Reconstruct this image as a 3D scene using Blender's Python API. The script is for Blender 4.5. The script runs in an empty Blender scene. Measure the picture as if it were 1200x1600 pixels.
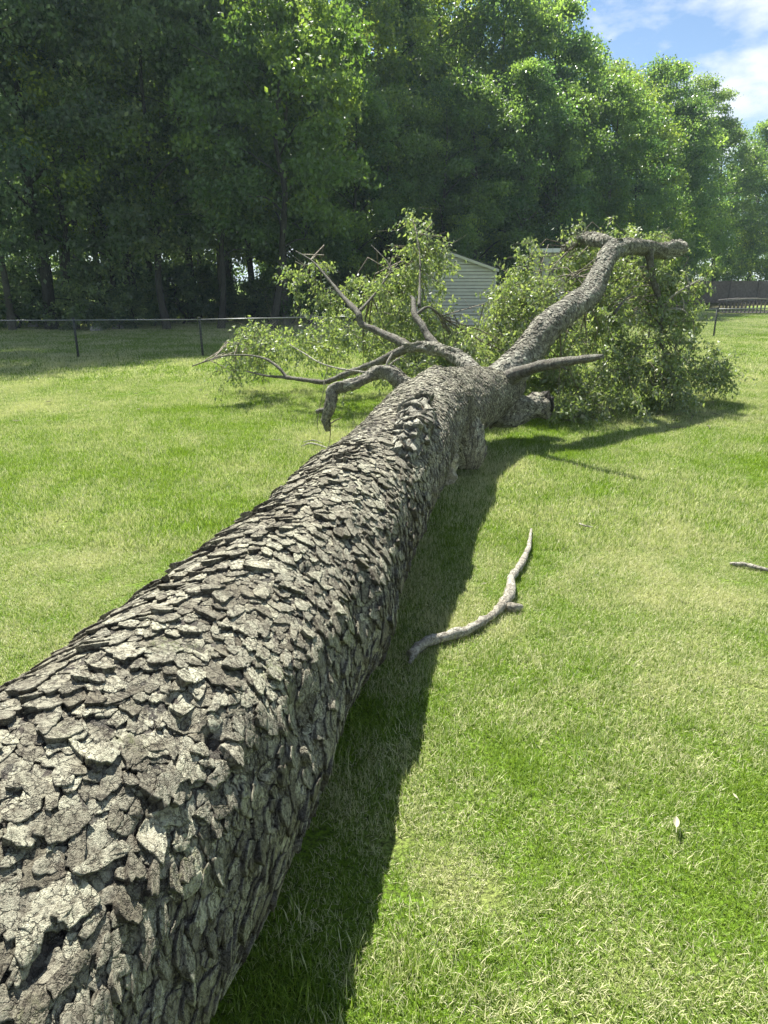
import bpy, math, random
import numpy as np
from mathutils import Vector

# ------------------------------------------------------------------ camera, sky, sun, exposure
SC = bpy.context.scene
PI = math.pi
CAM_H = 1.8
PITCH = math.atan(360 / 1100)
SUN_AZ = math.radians(-24)      # from straight ahead, negative = left
SUN_EL = math.radians(57.5)

cam_data = bpy.data.cameras.new('camera')
cam_data.sensor_fit = 'VERTICAL'; cam_data.sensor_height = 36; cam_data.lens = 1100 / 1600 * 36
cam_data.clip_start = 0.05; cam_data.clip_end = 3000
cam = bpy.data.objects.new('camera', cam_data)
SC.collection.objects.link(cam)
cam.location = (0, 0, CAM_H); cam.rotation_euler = (PI / 2 - PITCH, 0, 0)
SC.camera = cam

world = bpy.data.worlds.new('World'); SC.world = world; world.use_nodes = True
wn = world.node_tree; wn.nodes.clear()
wo = wn.nodes.new('ShaderNodeOutputWorld'); wb = wn.nodes.new('ShaderNodeBackground')
sky = wn.nodes.new('ShaderNodeTexSky'); sky.sky_type = 'NISHITA'; sky.sun_disc = False
sky.sun_elevation = SUN_EL; sky.sun_rotation = SUN_AZ
sky.air_density = 1.0; sky.dust_density = 0.1; sky.ozone_density = 3.0
wb.inputs['Strength'].default_value = 0.05
wtc = wn.nodes.new('ShaderNodeTexCoord')
wmap = wn.nodes.new('ShaderNodeMapping'); wmap.inputs['Scale'].default_value = (1.0, 1.0, 2.2)
wmap.inputs['Location'].default_value = (2.78, 0.0, 0.3)
wnz = wn.nodes.new('ShaderNodeTexNoise'); wnz.inputs['Scale'].default_value = 2.6
wnz.inputs['Detail'].default_value = 8; wnz.inputs['Roughness'].default_value = 0.55
wr = wn.nodes.new('ShaderNodeValToRGB')
wr.color_ramp.elements[0].position = 0.52; wr.color_ramp.elements[1].position = 0.60
wmix = wn.nodes.new('ShaderNodeMix'); wmix.data_type = 'RGBA'
wmix.inputs['B'].default_value = (7.6, 7.9, 8.3, 1)
wn.links.new(wtc.outputs['Generated'], wmap.inputs['Vector'])
wn.links.new(wmap.outputs[0], wnz.inputs['Vector'])
wn.links.new(wnz.outputs['Fac'], wr.inputs['Fac'])
wn.links.new(wr.outputs['Color'], wmix.inputs['Factor'])
wn.links.new(sky.outputs['Color'], wmix.inputs['A'])
wn.links.new(wmix.outputs['Result'], wb.inputs['Color'])
wn.links.new(wb.outputs[0], wo.inputs['Surface'])

sun_data = bpy.data.lights.new('sun', 'SUN'); sun_data.energy = 5.0; sun_data.angle = math.radians(0.5)
sun_data.color = (1.0, 0.955, 0.88)
sun = bpy.data.objects.new('sun', sun_data); SC.collection.objects.link(sun)
SUN = Vector((math.sin(SUN_AZ) * math.cos(SUN_EL), math.cos(SUN_AZ) * math.cos(SUN_EL), math.sin(SUN_EL)))
sun.rotation_euler = SUN.to_track_quat('Z', 'Y').to_euler(); sun.location = SUN * 60

SC.view_settings.view_transform = 'Standard'; SC.view_settings.look = 'None'
SC.view_settings.exposure = 1.55; SC.view_settings.gamma = 1.0
SC.view_settings.use_curve_mapping = False
SC.render.engine = 'CYCLES'
SC.cycles.max_bounces = 8; SC.cycles.transparent_max_bounces = 8
SC.cycles.use_denoising = True

# ------------------------------------------------------------------ helpers
RNG = np.random.default_rng(7)
random.seed(7)
COL = SC.collection
cP, sP = math.cos(PITCH), math.sin(PITCH)

def at(px, py, d):
    """world point standing at forward distance d that the photo shows at (px, py)"""
    a = (px - 600) / 1100; b = (800 - py) / 1100
    ry = cP + b * sP; rz = -sP + b * cP
    return np.array([a / ry * d, d, CAM_H + rz / ry * d])

def on_ground(px, py, z=0.0):
    a = (px - 600) / 1100; b = (800 - py) / 1100
    ry = cP + b * sP; rz = -sP + b * cP
    t = (z - CAM_H) / rz
    return np.array([a * t, ry * t, z])

def mesh_from(name, verts, faces, mat=None, smooth=False, attrs=None):
    """verts (n,3) array; faces: list of lists or an (m,k) array"""
    me = bpy.data.meshes.new(name)
    verts = np.asarray(verts, dtype=np.float32)
    if isinstance(faces, np.ndarray):
        k = faces.shape[1]; m = len(faces)
        me.vertices.add(len(verts)); me.vertices.foreach_set('co', verts.ravel())
        me.loops.add(m * k); me.loops.foreach_set('vertex_index', faces.astype(np.int32).ravel())
        me.polygons.add(m)
        me.polygons.foreach_set('loop_start', np.arange(0, m * k, k, dtype=np.int32))
        me.update(calc_edges=True)
    else:
        me.from_pydata(verts.tolist(), [], faces); me.update()
    if smooth:
        me.polygons.foreach_set('use_smooth', np.ones(len(me.polygons), dtype=bool))
    if attrs:
        for an, av in attrs.items():
            at_ = me.attributes.new(an, 'FLOAT', 'POINT'); at_.data.foreach_set('value', np.asarray(av, dtype=np.float32))
    if mat: me.materials.append(mat)
    me.validate()
    return me

def link(name, me, parent=None, **props):
    o = bpy.data.objects.new(name, me); COL.objects.link(o)
    if parent is not None: o.parent = parent
    for k, v in props.items(): o[k] = v
    return o

def thing(name, label, category, loc=(0, 0, 0), rz=0.0, group=None):
    o = bpy.data.objects.new(name, None); COL.objects.link(o)
    o.location = loc; o.rotation_euler = (0, 0, rz); o.empty_display_size = 0.3
    o['label'] = label; o['category'] = category
    if group: o['group'] = group
    return o

class MB:
    """mesh collector"""
    def __init__(s): s.v = []; s.f = []
    def add(s, vs, fs):
        n = len(s.v); s.v += [tuple(map(float, p)) for p in vs]; s.f += [[i + n for i in q] for q in fs]
    def box(s, x0, x1, y0, y1, z0, z1):
        s.add([(x0,y0,z0),(x1,y0,z0),(x1,y1,z0),(x0,y1,z0),(x0,y0,z1),(x1,y0,z1),(x1,y1,z1),(x0,y1,z1)],
              [[0,3,2,1],[4,5,6,7],[0,1,5,4],[1,2,6,5],[2,3,7,6],[3,0,4,7]])
    def bar(s, a, b, w, h):
        a = Vector(a); b = Vector(b); d = (b - a).normalized()
        u = Vector((0, 0, 1)) if abs(d.z) < .9 else Vector((0, 1, 0))
        r = d.cross(u).normalized() * w / 2; u = r.cross(d).normalized() * h / 2
        s.add([a-r-u, a+r-u, a+r+u, a-r+u, b-r-u, b+r-u, b+r+u, b-r+u],
              [[0,3,2,1],[4,5,6,7],[0,1,5,4],[1,2,6,5],[2,3,7,6],[3,0,4,7]])
    def prism(s, a, b, r, n=8):
        a = Vector(a); b = Vector(b); d = (b - a).normalized()
        u = Vector((0, 0, 1)) if abs(d.z) < .9 else Vector((0, 1, 0))
        x = d.cross(u).normalized(); y = x.cross(d)
        ring = [(x * math.cos(2*PI*i/n) + y * math.sin(2*PI*i/n)) * r for i in range(n)]
        s.add([a + q for q in ring] + [b + q for q in ring],
              [[i, (i+1) % n, n + (i+1) % n, n + i] for i in range(n)] + [list(range(n))[::-1], list(range(n, 2*n))])
    def build(s, name, mat, parent=None, smooth=False, **props):
        me = bpy.data.meshes.new(name); me.from_pydata(s.v, [], s.f); me.materials.append(mat)
        if smooth: me.polygons.foreach_set('use_smooth', [True] * len(me.polygons))
        me.update()
        return link(name, me, parent, **props)

# value noise -------------------------------------------------------
def _h(ix, iy, iz, seed):
    n = (ix.astype(np.int64) * 374761393 + iy.astype(np.int64) * 668265263 + iz.astype(np.int64) * 1274126177 + seed * 974634777) & 0xffffffff
    n = ((n ^ (n >> 13)) * 1274126177) & 0xffffffff
    n = (n ^ (n >> 16)) & 0xffffff
    return n / float(0xffffff) * 2 - 1

def noise3(x, y, z, seed=0):
    x, y, z = np.broadcast_arrays(np.asarray(x, float), np.asarray(y, float), np.asarray(z, float))
    ix, iy, iz = np.floor(x), np.floor(y), np.floor(z)
    fx, fy, fz = x - ix, y - iy, z - iz
    fx = fx*fx*(3-2*fx); fy = fy*fy*(3-2*fy); fz = fz*fz*(3-2*fz)
    r = 0
    for a in (0, 1):
        for b in (0, 1):
            for c in (0, 1):
                w = (fx if a else 1-fx) * (fy if b else 1-fy) * (fz if c else 1-fz)
                r = r + w * _h(ix+a, iy+b, iz+c, seed)
    return r

def fbm(x, y, z, seed=0, oct=3):
    r = 0; amp = 1; 
    for k in range(oct):
        r = r + amp * noise3(x * 2**k, y * 2**k, z * 2**k, seed + k); amp *= .5
    return r

# tubes -------------------------------------------------------------
def catmull(P, n):
    """P (k,4) -> n*(k-1)+1 samples"""
    P = np.asarray(P, float)
    Q = np.vstack([2*P[0]-P[1], P, 2*P[-1]-P[-2]])
    out = []
    for i in range(1, len(Q) - 2):
        for t in np.arange(n) / n:
            p0, p1, p2, p3 = Q[i-1:i+3]
            out.append(.5 * (2*p1 + (p2-p0)*t + (2*p0-5*p1+4*p2-p3)*t*t + (3*p1-p0-3*p2+p3)*t**3))
    out.append(P[-1])
    return np.array(out)

class Tube:
    def __init__(s, P, n=8):
        C = catmull(P, n); s.c = C[:, :3]; s.r = np.maximum(C[:, 3], .0015)
        seg = np.linalg.norm(np.diff(s.c, axis=0), axis=1); s.s = np.concatenate([[0], np.cumsum(seg)])
        T = np.gradient(s.c, axis=0); T /= np.linalg.norm(T, axis=1)[:, None]
        ref = np.array([0, 0, 1.]) if abs(T[0, 2]) < .9 else np.array([0, 1., 0])
        side = np.cross(T[0], ref); side /= np.linalg.norm(side)
        S = [side]
        for t in T[1:]:
            v = S[-1] - t * (S[-1] @ t); S.append(v / np.linalg.norm(v))
        s.side = np.array(S); s.up = np.cross(s.side, T); s.T = T; s.L = s.s[-1]
    def ev(s, q):
        f = lambda A: np.stack([np.interp(q, s.s, A[:, k]) for k in range(A.shape[1])], -1)
        return f(s.c), f(s.side), f(s.up), np.interp(q, s.s, s.r)
    def map(s, q, th, h, D=None):
        c, a, b, r = s.ev(q)
        rr = r + h + (D(q, th) if D else 0)
        return c + (np.cos(th) * rr)[..., None] * a + (np.sin(th) * rr)[..., None] * b

def tube_mesh(P, seg=8, n=8, rough=.12, freq=6, seed=0, cap=True, step=None):
    """lumpy tapered tube as (verts, faces)"""
    t = Tube(P, n)
    m = len(t.c); th = np.arange(seg) * 2 * PI / seg
    q = np.repeat(t.s, seg).reshape(m, seg); TH = np.tile(th, (m, 1))
    V = t.map(q, TH, 0 * q)
    if rough:
        nz = fbm(V[..., 0]*freq, V[..., 1]*freq, V[..., 2]*freq, seed)
        V = t.map(q, TH, nz * rough * np.repeat(t.r, seg).reshape(m, seg))
    V = V.reshape(-1, 3)
    F = []
    i = np.arange(m-1)[:, None]*seg; j = np.arange(seg)[None]; k = (j+1) % seg
    F = np.stack([i+j, i+k, i+seg+k, i+seg+j], -1).reshape(-1, 4)
    V = np.vstack([V, t.c[0], t.c[-1]])
    a, b = m*seg, m*seg+1
    base = (m-1)*seg
    F = F.tolist()
    if cap:
        F += [[a, (j+1) % seg, j] for j in range(seg)] + [[b, base+j, base+(j+1) % seg] for j in range(seg)]
    return V, F, t

def merge(parts):
    V = []; F = []; n = 0
    for v, f in parts:
        V.append(np.asarray(v)); F += [[i+n for i in q] for q in (f.tolist() if isinstance(f, np.ndarray) else f)]; n += len(v)
    return np.vstack(V), F

# ------------------------------------------------------------------ materials
def new_mat(name):
    m = bpy.data.materials.new(name); m.use_nodes = True
    nt = m.node_tree; nt.nodes.clear()
    return m, nt
def N(nt, t, **kw):
    n = nt.nodes.new(t)
    for k, v in kw.items():
        if k in n.inputs: n.inputs[k].default_value = v
        else: setattr(n, k, v)
    return n
def ramp(nt, src, stops, interp='LINEAR'):
    r = nt.nodes.new('ShaderNodeValToRGB'); cr = r.color_ramp; cr.interpolation = interp
    while len(cr.elements) < len(stops): cr.elements.new(0.5)
    for e, (p, c) in zip(cr.elements, stops):
        e.position = p; e.color = (*c, 1) if len(c) == 3 else c
    nt.links.new(src, r.inputs['Fac']); return r.outputs['Color']
def noise(nt, vec, scale, detail=4, rough=.6, out='Fac'):
    n = N(nt, 'ShaderNodeTexNoise', Scale=scale, Detail=detail, Roughness=rough)
    nt.links.new(vec, n.inputs['Vector']); return n.outputs[out]
def mixc(nt, fac, a, b, mode='MIX'):
    m = nt.nodes.new('ShaderNodeMix'); m.data_type = 'RGBA'; m.blend_type = mode
    for k, v in (('Factor', fac), ('A', a), ('B', b)):
        s = [i for i in m.inputs if i.name == k and (i.type == 'RGBA' or k == 'Factor')][0]
        if isinstance(v, (tuple, list)): s.default_value = (*v, 1) if len(v) == 3 else v
        elif isinstance(v, (int, float)): s.default_value = v
        else: nt.links.new(v, s)
    return [o for o in m.outputs if o.type == 'RGBA'][0]
def math_(nt, op, a, b=0.0, clamp=False):
    m = nt.nodes.new('ShaderNodeMath'); m.operation = op; m.use_clamp = clamp
    for i, v in enumerate((a, b)):
        if isinstance(v, (int, float)): m.inputs[i].default_value = v
        else: nt.links.new(v, m.inputs[i])
    return m.outputs[0]
def finish(nt, color, rough=.8, bump=None, bump_d=.01, spec=.3, transl=0.0, tcol=None, strength=1.0):
    b = N(nt, 'ShaderNodeBsdfPrincipled', Roughness=rough)
    b.inputs['Specular IOR Level'].default_value = spec
    if isinstance(color, tuple): b.inputs['Base Color'].default_value = (*color, 1)
    else: nt.links.new(color, b.inputs['Base Color'])
    if bump is not None:
        bm = N(nt, 'ShaderNodeBump', Strength=strength, Distance=bump_d)
        nt.links.new(bump, bm.inputs['Height']); nt.links.new(bm.outputs[0], b.inputs['Normal'])
    out = N(nt, 'ShaderNodeOutputMaterial')
    if transl:
        t = N(nt, 'ShaderNodeBsdfTranslucent')
        src = tcol if tcol is not None else color
        if isinstance(src, tuple): t.inputs['Color'].default_value = (*src, 1)
        else: nt.links.new(src, t.inputs['Color'])
        mx = N(nt, 'ShaderNodeMixShader'); mx.inputs[0].default_value = transl
        nt.links.new(b.outputs[0], mx.inputs[1]); nt.links.new(t.outputs[0], mx.inputs[2])
        nt.links.new(mx.outputs[0], out.inputs['Surface'])
    else:
        nt.links.new(b.outputs[0], out.inputs['Surface'])
    return b

def attr(nt, name):
    a = nt.nodes.new('ShaderNodeAttribute'); a.attribute_name = name; return a.outputs['Fac']
def pos(nt): return nt.nodes.new('ShaderNodeNewGeometry').outputs['Position']

def bark_material(name, base=(.375, .355, .285), dark=(.07, .058, .042), lichen=(.57, .565, .45), moss=True, plates=False, crack=34):
    m, nt = new_mat(name); p = pos(nt)
    n1 = noise(nt, p, 9, 5); n2 = noise(nt, p, 90, 6, .7); n3 = noise(nt, p, 330, 4, .7)
    n4 = noise(nt, p, 28, 5, .65)
    c = ramp(nt, n1, [(.3, tuple(x*.75 for x in base)), (.7, tuple(x*1.25 for x in base))])
    c = mixc(nt, ramp(nt, n2, [(.36, (0,0,0)), (.56, (1,1,1))]), dark, c)
    li = math_(nt, 'MULTIPLY', ramp(nt, n4, [(.44, (0,0,0)), (.56, (1,1,1))]), ramp(nt, n3, [(.42, (0,0,0)), (.6, (1,1,1))]))
    c = mixc(nt, math_(nt, 'MULTIPLY', li, .8), c, lichen)
    wide = noise(nt, p, 2.2, 4, .6)
    c = mixc(nt, 1.0, c, ramp(nt, wide, [(.32, (.80, .78, .73)), (.5, (1, 1, .98)), (.68, (1.12, 1.14, 1.10))]), 'MULTIPLY')
    if plates:
        t = attr(nt, 'tint')
        c = mixc(nt, 1.0, c, ramp(nt, t, [(0, (.50, .47, .42)), (.5, (.92, .92, .88)), (1, (1.5, 1.52, 1.42))]), 'MULTIPLY')
        w = attr(nt, 'side')
        c = mixc(nt, math_(nt, 'MULTIPLY', w, .55), c, (.05, .042, .034))
    if moss:
        mo = math_(nt, 'MULTIPLY', ramp(nt, noise(nt, p, 3.1, 3), [(.60, (0,0,0)), (.70, (1,1,1))]), ramp(nt, noise(nt, p, 60, 3), [(.48, (0,0,0)), (.6, (1,1,1))]))
        c = mixc(nt, math_(nt, 'MULTIPLY', mo, .6), c, (.12, .15, .035))
    h = math_(nt, 'ADD', math_(nt, 'MULTIPLY', n2, 1.0), math_(nt, 'MULTIPLY', n3, .6))
    wv = nt.nodes.new('ShaderNodeVectorMath'); wv.operation = 'MULTIPLY_ADD'
    nt.links.new(noise(nt, p, 24, 4, .6, 'Color'), wv.inputs[0]); wv.inputs[1].default_value = (.085, .085, .085); nt.links.new(p, wv.inputs[2])
    vo = N(nt, 'ShaderNodeTexVoronoi', Scale=crack); vo.feature = 'DISTANCE_TO_EDGE'; nt.links.new(wv.outputs[0], vo.inputs['Vector'])
    ck = ramp(nt, vo.outputs['Distance'], [(.0, (0,0,0)), (.09, (1,1,1))])
    ck = math_(nt, 'MAXIMUM', ck, ramp(nt, noise(nt, p, 17, 3), [(.50, (0,0,0)), (.62, (1,1,1))]))
    c = mixc(nt, math_(nt, 'ADD', math_(nt, 'MULTIPLY', ck, .7), .3), dark, c)
    h = math_(nt, 'ADD', h, math_(nt, 'MULTIPLY', ck, .7))
    finish(nt, c, .75, h, .012, .3)
    return m

M = {}
M['bark'] = bark_material('bark', plates=True)
M['upper_bark'] = bark_material('upper_bark', base=(.40, .39, .33), dark=(.09, .08, .065), lichen=(.56, .56, .47), plates=True, crack=60)
M['underbark'] = bark_material('underbark', base=(.10, .085, .07), dark=(.035, .03, .025), lichen=(.2, .2, .16))
M['branch_bark'] = bark_material('branch_bark', base=(.17, .155, .125), dark=(.05, .042, .034), lichen=(.33, .34, .27))
M['dead_wood'] = bark_material('dead_wood', base=(.46, .435, .36), dark=(.20, .175, .14), lichen=(.58, .57, .49), moss=False, crack=22)
M['twig_bark'] = bark_material('twig_bark', base=(.26, .23, .17), dark=(.12, .10, .07), lichen=(.36, .36, .28), moss=False)
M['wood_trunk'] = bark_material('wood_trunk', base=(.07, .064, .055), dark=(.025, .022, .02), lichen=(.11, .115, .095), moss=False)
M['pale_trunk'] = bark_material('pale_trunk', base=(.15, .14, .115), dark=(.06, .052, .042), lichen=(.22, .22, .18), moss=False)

def torn_wood():
    m, nt = new_mat('torn_wood'); p = pos(nt)
    c = ramp(nt, noise(nt, p, 30, 5), [(.3, (.10, .075, .05)), (.7, (.36, .30, .22))])
    finish(nt, c, .8, noise(nt, p, 80, 4), .01); return m
M['torn'] = torn_wood()

def grass_color(nt, tint):
    p = pos(nt)
    patch = noise(nt, p, .8, 4, .6); patch2 = noise(nt, p, 3.3, 3, .6); broad = noise(nt, p, .22, 2, .5)
    dry = math_(nt, 'ADD', math_(nt, 'MULTIPLY', patch, .7), math_(nt, 'MULTIPLY', patch2, .35))
    dry = math_(nt, 'ADD', dry, math_(nt, 'MULTIPLY', broad, .55))
    dry = math_(nt, 'MULTIPLY', math_(nt, 'SUBTRACT', dry, .80), 2.7)
    return p, dry

def grass_material():
    m, nt = new_mat('grass_blade')
    tint = attr(nt, 'tint'); p, dry = grass_color(nt, tint)
    sel = math_(nt, 'ADD', math_(nt, 'ADD', dry, .05), math_(nt, 'MULTIPLY', math_(nt, 'SUBTRACT', tint, .45), .9))
    f = ramp(nt, sel, [(.0, (0,0,0)), (.30, (1,1,1))])
    green = ramp(nt, tint, [(0, (.055, .115, .010)), (.5, (.165, .28, .020)), (1, (.34, .47, .065))])
    straw = ramp(nt, tint, [(0, (.36, .37, .15)), (1, (.74, .71, .44))])
    c = mixc(nt, f, green, straw)
    finish(nt, c, .45, None, spec=.35, transl=.38, tcol=mixc(nt, .5, c, (.32, .48, .03)))
    return m
M['grass'] = grass_material()

def lawn_soil():
    m, nt = new_mat('lawn'); p, dry = grass_color(nt, None)
    fine = noise(nt, p, 60, 4, .7)
    c = mixc(nt, ramp(nt, math_(nt, 'ADD', dry, .2), [(.1, (0,0,0)), (.6, (1,1,1))]), (.15, .26, .022), (.34, .37, .13))
    c = mixc(nt, ramp(nt, fine, [(.35, (0,0,0)), (.6, (1,1,1))]), (.05, .06, .02), c)
    finish(nt, c, .9, noise(nt, p, 25, 5, .7), .05, .1); return m
M['lawn'] = lawn_soil()

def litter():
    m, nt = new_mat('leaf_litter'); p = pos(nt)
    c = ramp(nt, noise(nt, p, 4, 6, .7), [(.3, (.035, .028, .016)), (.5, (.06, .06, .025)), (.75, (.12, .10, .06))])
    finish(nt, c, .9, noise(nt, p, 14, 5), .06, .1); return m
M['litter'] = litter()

def leaf_material(name, stops, tstops, transl=.42, rough=.45, under=None, clump=0.0):
    m, nt = new_mat(name); t = attr(nt, 'tint')
    c = ramp(nt, t, stops); tc = ramp(nt, t, tstops)
    if clump:
        oi = nt.nodes.new('ShaderNodeObjectInfo').outputs['Random']
        c = mixc(nt, clump, c, ramp(nt, oi, [(0, (.55, .75, .7)), (.5, (.9, 1, .85)), (1, (1.5, 1.35, .8))]), 'MULTIPLY')
        tc = mixc(nt, clump, tc, ramp(nt, oi, [(0, (.5, .7, .7)), (.5, (.9, 1, .9)), (1, (1.5, 1.35, .8))]), 'MULTIPLY')
    if under:
        bf = nt.nodes.new('ShaderNodeNewGeometry').outputs['Backfacing']
        c = mixc(nt, bf, c, under)
    finish(nt, c, rough, None, spec=.5, transl=transl, tcol=tc)
    return m
M['fallen_leaf'] = leaf_material('fallen_crown_leaf', [(0, (.10, .14, .05)), (.5, (.17, .22, .08)), (.85, (.25, .28, .13)), (1, (.40, .39, .27))],
                                 [(0, (.19, .30, .05)), (1, (.42, .52, .11))], under=(.24, .29, .19))
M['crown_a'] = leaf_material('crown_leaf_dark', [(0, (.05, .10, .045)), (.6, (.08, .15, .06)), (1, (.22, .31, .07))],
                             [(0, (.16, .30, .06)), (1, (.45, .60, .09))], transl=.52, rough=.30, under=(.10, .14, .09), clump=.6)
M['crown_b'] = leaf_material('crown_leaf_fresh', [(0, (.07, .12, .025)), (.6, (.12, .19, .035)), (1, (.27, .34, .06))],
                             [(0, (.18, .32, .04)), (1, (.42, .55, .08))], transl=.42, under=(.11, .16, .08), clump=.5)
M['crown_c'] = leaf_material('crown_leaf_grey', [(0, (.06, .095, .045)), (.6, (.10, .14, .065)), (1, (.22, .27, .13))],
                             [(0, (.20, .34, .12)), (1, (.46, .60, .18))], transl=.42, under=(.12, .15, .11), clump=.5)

def simple(name, col, rough=.6, spec=.3, metal=0, nscale=12, namp=.25, bump=.0):
    m, nt = new_mat(name); p = pos(nt)
    n = noise(nt, p, nscale, 5, .65)
    c = ramp(nt, n, [(.25, tuple(x*(1-namp) for x in col)), (.75, tuple(min(1, x*(1+namp)) for x in col))])
    b = finish(nt, c, rough, n if bump else None, bump, spec); b.inputs['Metallic'].default_value = metal
    return m
M['galv'] = simple('galvanised_steel', (.19, .20, .20), .45, .5, .6)
M['post_paint'] = simple('dark_post', (.035, .04, .035), .6)
M['siding'] = simple('sage_siding', (.50, .51, .42), .6, nscale=3, namp=.12)
M['roofing'] = simple('grey_shingle', (.13, .13, .13), .85, nscale=20, namp=.4, bump=.02)
M['trim'] = simple('white_trim', (.72, .73, .70), .5, namp=.08)
M['board'] = simple('weathered_board', (.15, .125, .105), .85, nscale=6, namp=.4)
M['bridge_wood'] = simple('bridge_wood', (.12, .105, .09), .8, nscale=14, namp=.4)
M['bridge_rail'] = simple('bridge_rail_wood', (.22, .20, .175), .7, nscale=14, namp=.3)
M['pale_leaf'] = simple('dried_leaf', (.34, .33, .21), .6, nscale=70, namp=.25)
M['rock'] = simple('pale_rock', (.34, .33, .30), .85, nscale=16, namp=.4, bump=.02)

# ------------------------------------------------------------------ setting: ground
xs = np.concatenate([[-900, -200], np.linspace(-60, 60, 61), [200, 900]])
ys = np.concatenate([[-200, -40], np.linspace(-10, 110, 61), [300, 1500]])
gx, gy = np.meshgrid(xs, ys); nx = len(xs)
gv = np.stack([gx.ravel(), gy.ravel(), np.zeros(gx.size)], 1)
i = np.arange(len(ys)-1)[:, None]*nx + np.arange(nx-1)[None]
gf = np.stack([i, i+1, i+nx+1, i+nx], -1).reshape(-1, 4)
link('lawn', mesh_from('lawn', gv, gf, M['lawn'])).__setitem__('kind', 'structure')

def sheet(name, pts, z, mat):
    me = bpy.data.meshes.new(name); me.from_pydata([(x, y, z) for x, y in pts], [], [list(range(len(pts)))])
    me.materials.append(mat); me.update(); o = link(name, me); o['kind'] = 'structure'; return o
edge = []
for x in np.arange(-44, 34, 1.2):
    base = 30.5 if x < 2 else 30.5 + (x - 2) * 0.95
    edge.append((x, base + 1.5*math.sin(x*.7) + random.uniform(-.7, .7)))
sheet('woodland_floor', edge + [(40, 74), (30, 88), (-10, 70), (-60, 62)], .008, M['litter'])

# grass -------------------------------------------------------------
def blades_mesh(name, n, size, lmin, lmax, w, seed, lean=.9, segs=3):
    r = np.random.default_rng(seed)
    x = r.uniform(-size/2, size/2, n); y = r.uniform(-size/2, size/2, n)
    L = r.uniform(lmin, lmax, n) * (1 + .5*(r.random(n) < .08)); az = r.uniform(0, 2*PI, n)
    ln = np.abs(r.normal(0, lean*.55, n)) + .08; curl = r.normal(.18, .28, n)
    face = az + PI/2 + r.normal(0, .5, n); ww = w * r.uniform(.7, 1.3, n)
    V = np.zeros((n, segs*2+1, 3)); P = np.stack([x, y, np.full(n, -.003)], 1); ang = ln.copy()
    for k in range(segs+1):
        wk = ww * (1 - (k/segs)**1.6) * .5
        side = np.stack([np.cos(face)*wk, np.sin(face)*wk, 0*wk], 1)
        if k < segs: V[:, 2*k] = P - side; V[:, 2*k+1] = P + side
        else: V[:, 2*segs] = P
        ang = np.clip(ang + curl*(.4+.3*k), -1.9, 1.75); dl = L/segs
        P = P + np.stack([np.sin(ang)*np.cos(az)*dl, np.sin(ang)*np.sin(az)*dl, np.cos(ang)*dl], 1)
        P[:, 2] = np.maximum(P[:, 2], .003)
    b = np.arange(n)[:, None]*(segs*2+1)
    T = []
    for k in range(segs-1):
        T += [b+[2*k, 2*k+1, 2*k+3], b+[2*k, 2*k+3, 2*k+2]]
    T += [b+[2*segs-2, 2*segs-1, 2*segs]]
    tint = np.repeat(r.random(n), segs*2+1)
    return mesh_from(name, V.reshape(-1, 3), np.vstack(T), M['grass'], attrs={'tint': tint})

def scatter_object(name, variants, pts, rots, scl, idx):
    src = [bpy.data.objects.new(name + '_source', me) for me in variants]
    me = bpy.data.meshes.new(name); me.vertices.add(len(pts)); me.vertices.foreach_set('co', np.asarray(pts, np.float32).ravel())
    for an, ty, val in (('rot', 'FLOAT', rots), ('scl', 'FLOAT', scl), ('pick', 'INT', idx)):
        a = me.attributes.new(an, ty, 'POINT'); a.data.foreach_set('value', np.asarray(val, np.float32 if ty == 'FLOAT' else np.int32))
    o = link(name, me)
    ng = bpy.data.node_groups.new(name + '_scatter', 'GeometryNodeTree')
    ng.interface.new_socket('Geometry', in_out='INPUT', socket_type='NodeSocketGeometry')
    ng.interface.new_socket('Geometry', in_out='OUTPUT', socket_type='NodeSocketGeometry')
    gi = ng.nodes.new('NodeGroupInput'); go = ng.nodes.new('NodeGroupOutput')
    iop = ng.nodes.new('GeometryNodeInstanceOnPoints'); jn = ng.nodes.new('GeometryNodeJoinGeometry')
    for s in reversed(src):
        oi = ng.nodes.new('GeometryNodeObjectInfo'); oi.inputs['Object'].default_value = s
        g2i = ng.nodes.new('GeometryNodeGeometryToInstance')
        ng.links.new(oi.outputs['Geometry'], g2i.inputs[0]); ng.links.new(g2i.outputs[0], jn.inputs[0])
    def na(n, ty):
        a = ng.nodes.new('GeometryNodeInputNamedAttribute'); a.data_type = ty; a.inputs['Name'].default_value = n; return a.outputs[0]
    cx = ng.nodes.new('ShaderNodeCombineXYZ'); ng.links.new(na('rot', 'FLOAT'), cx.inputs['Z'])
    e2r = ng.nodes.new('FunctionNodeEulerToRotation'); ng.links.new(cx.outputs[0], e2r.inputs[0])
    ng.links.new(gi.outputs[0], iop.inputs['Points']); ng.links.new(jn.outputs[0], iop.inputs['Instance'])
    iop.inputs['Pick Instance'].default_value = True
    ng.links.new(na('pick', 'INT'), iop.inputs['Instance Index'])
    ng.links.new(e2r.outputs[0], iop.inputs['Rotation']); ng.links.new(na('scl', 'FLOAT'), iop.inputs['Scale'])
    ng.links.new(iop.outputs[0], go.inputs[0])
    md = o.modifiers.new('scatter', 'NODES'); md.node_group = ng
    o['kind'] = 'stuff'
    return o

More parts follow.
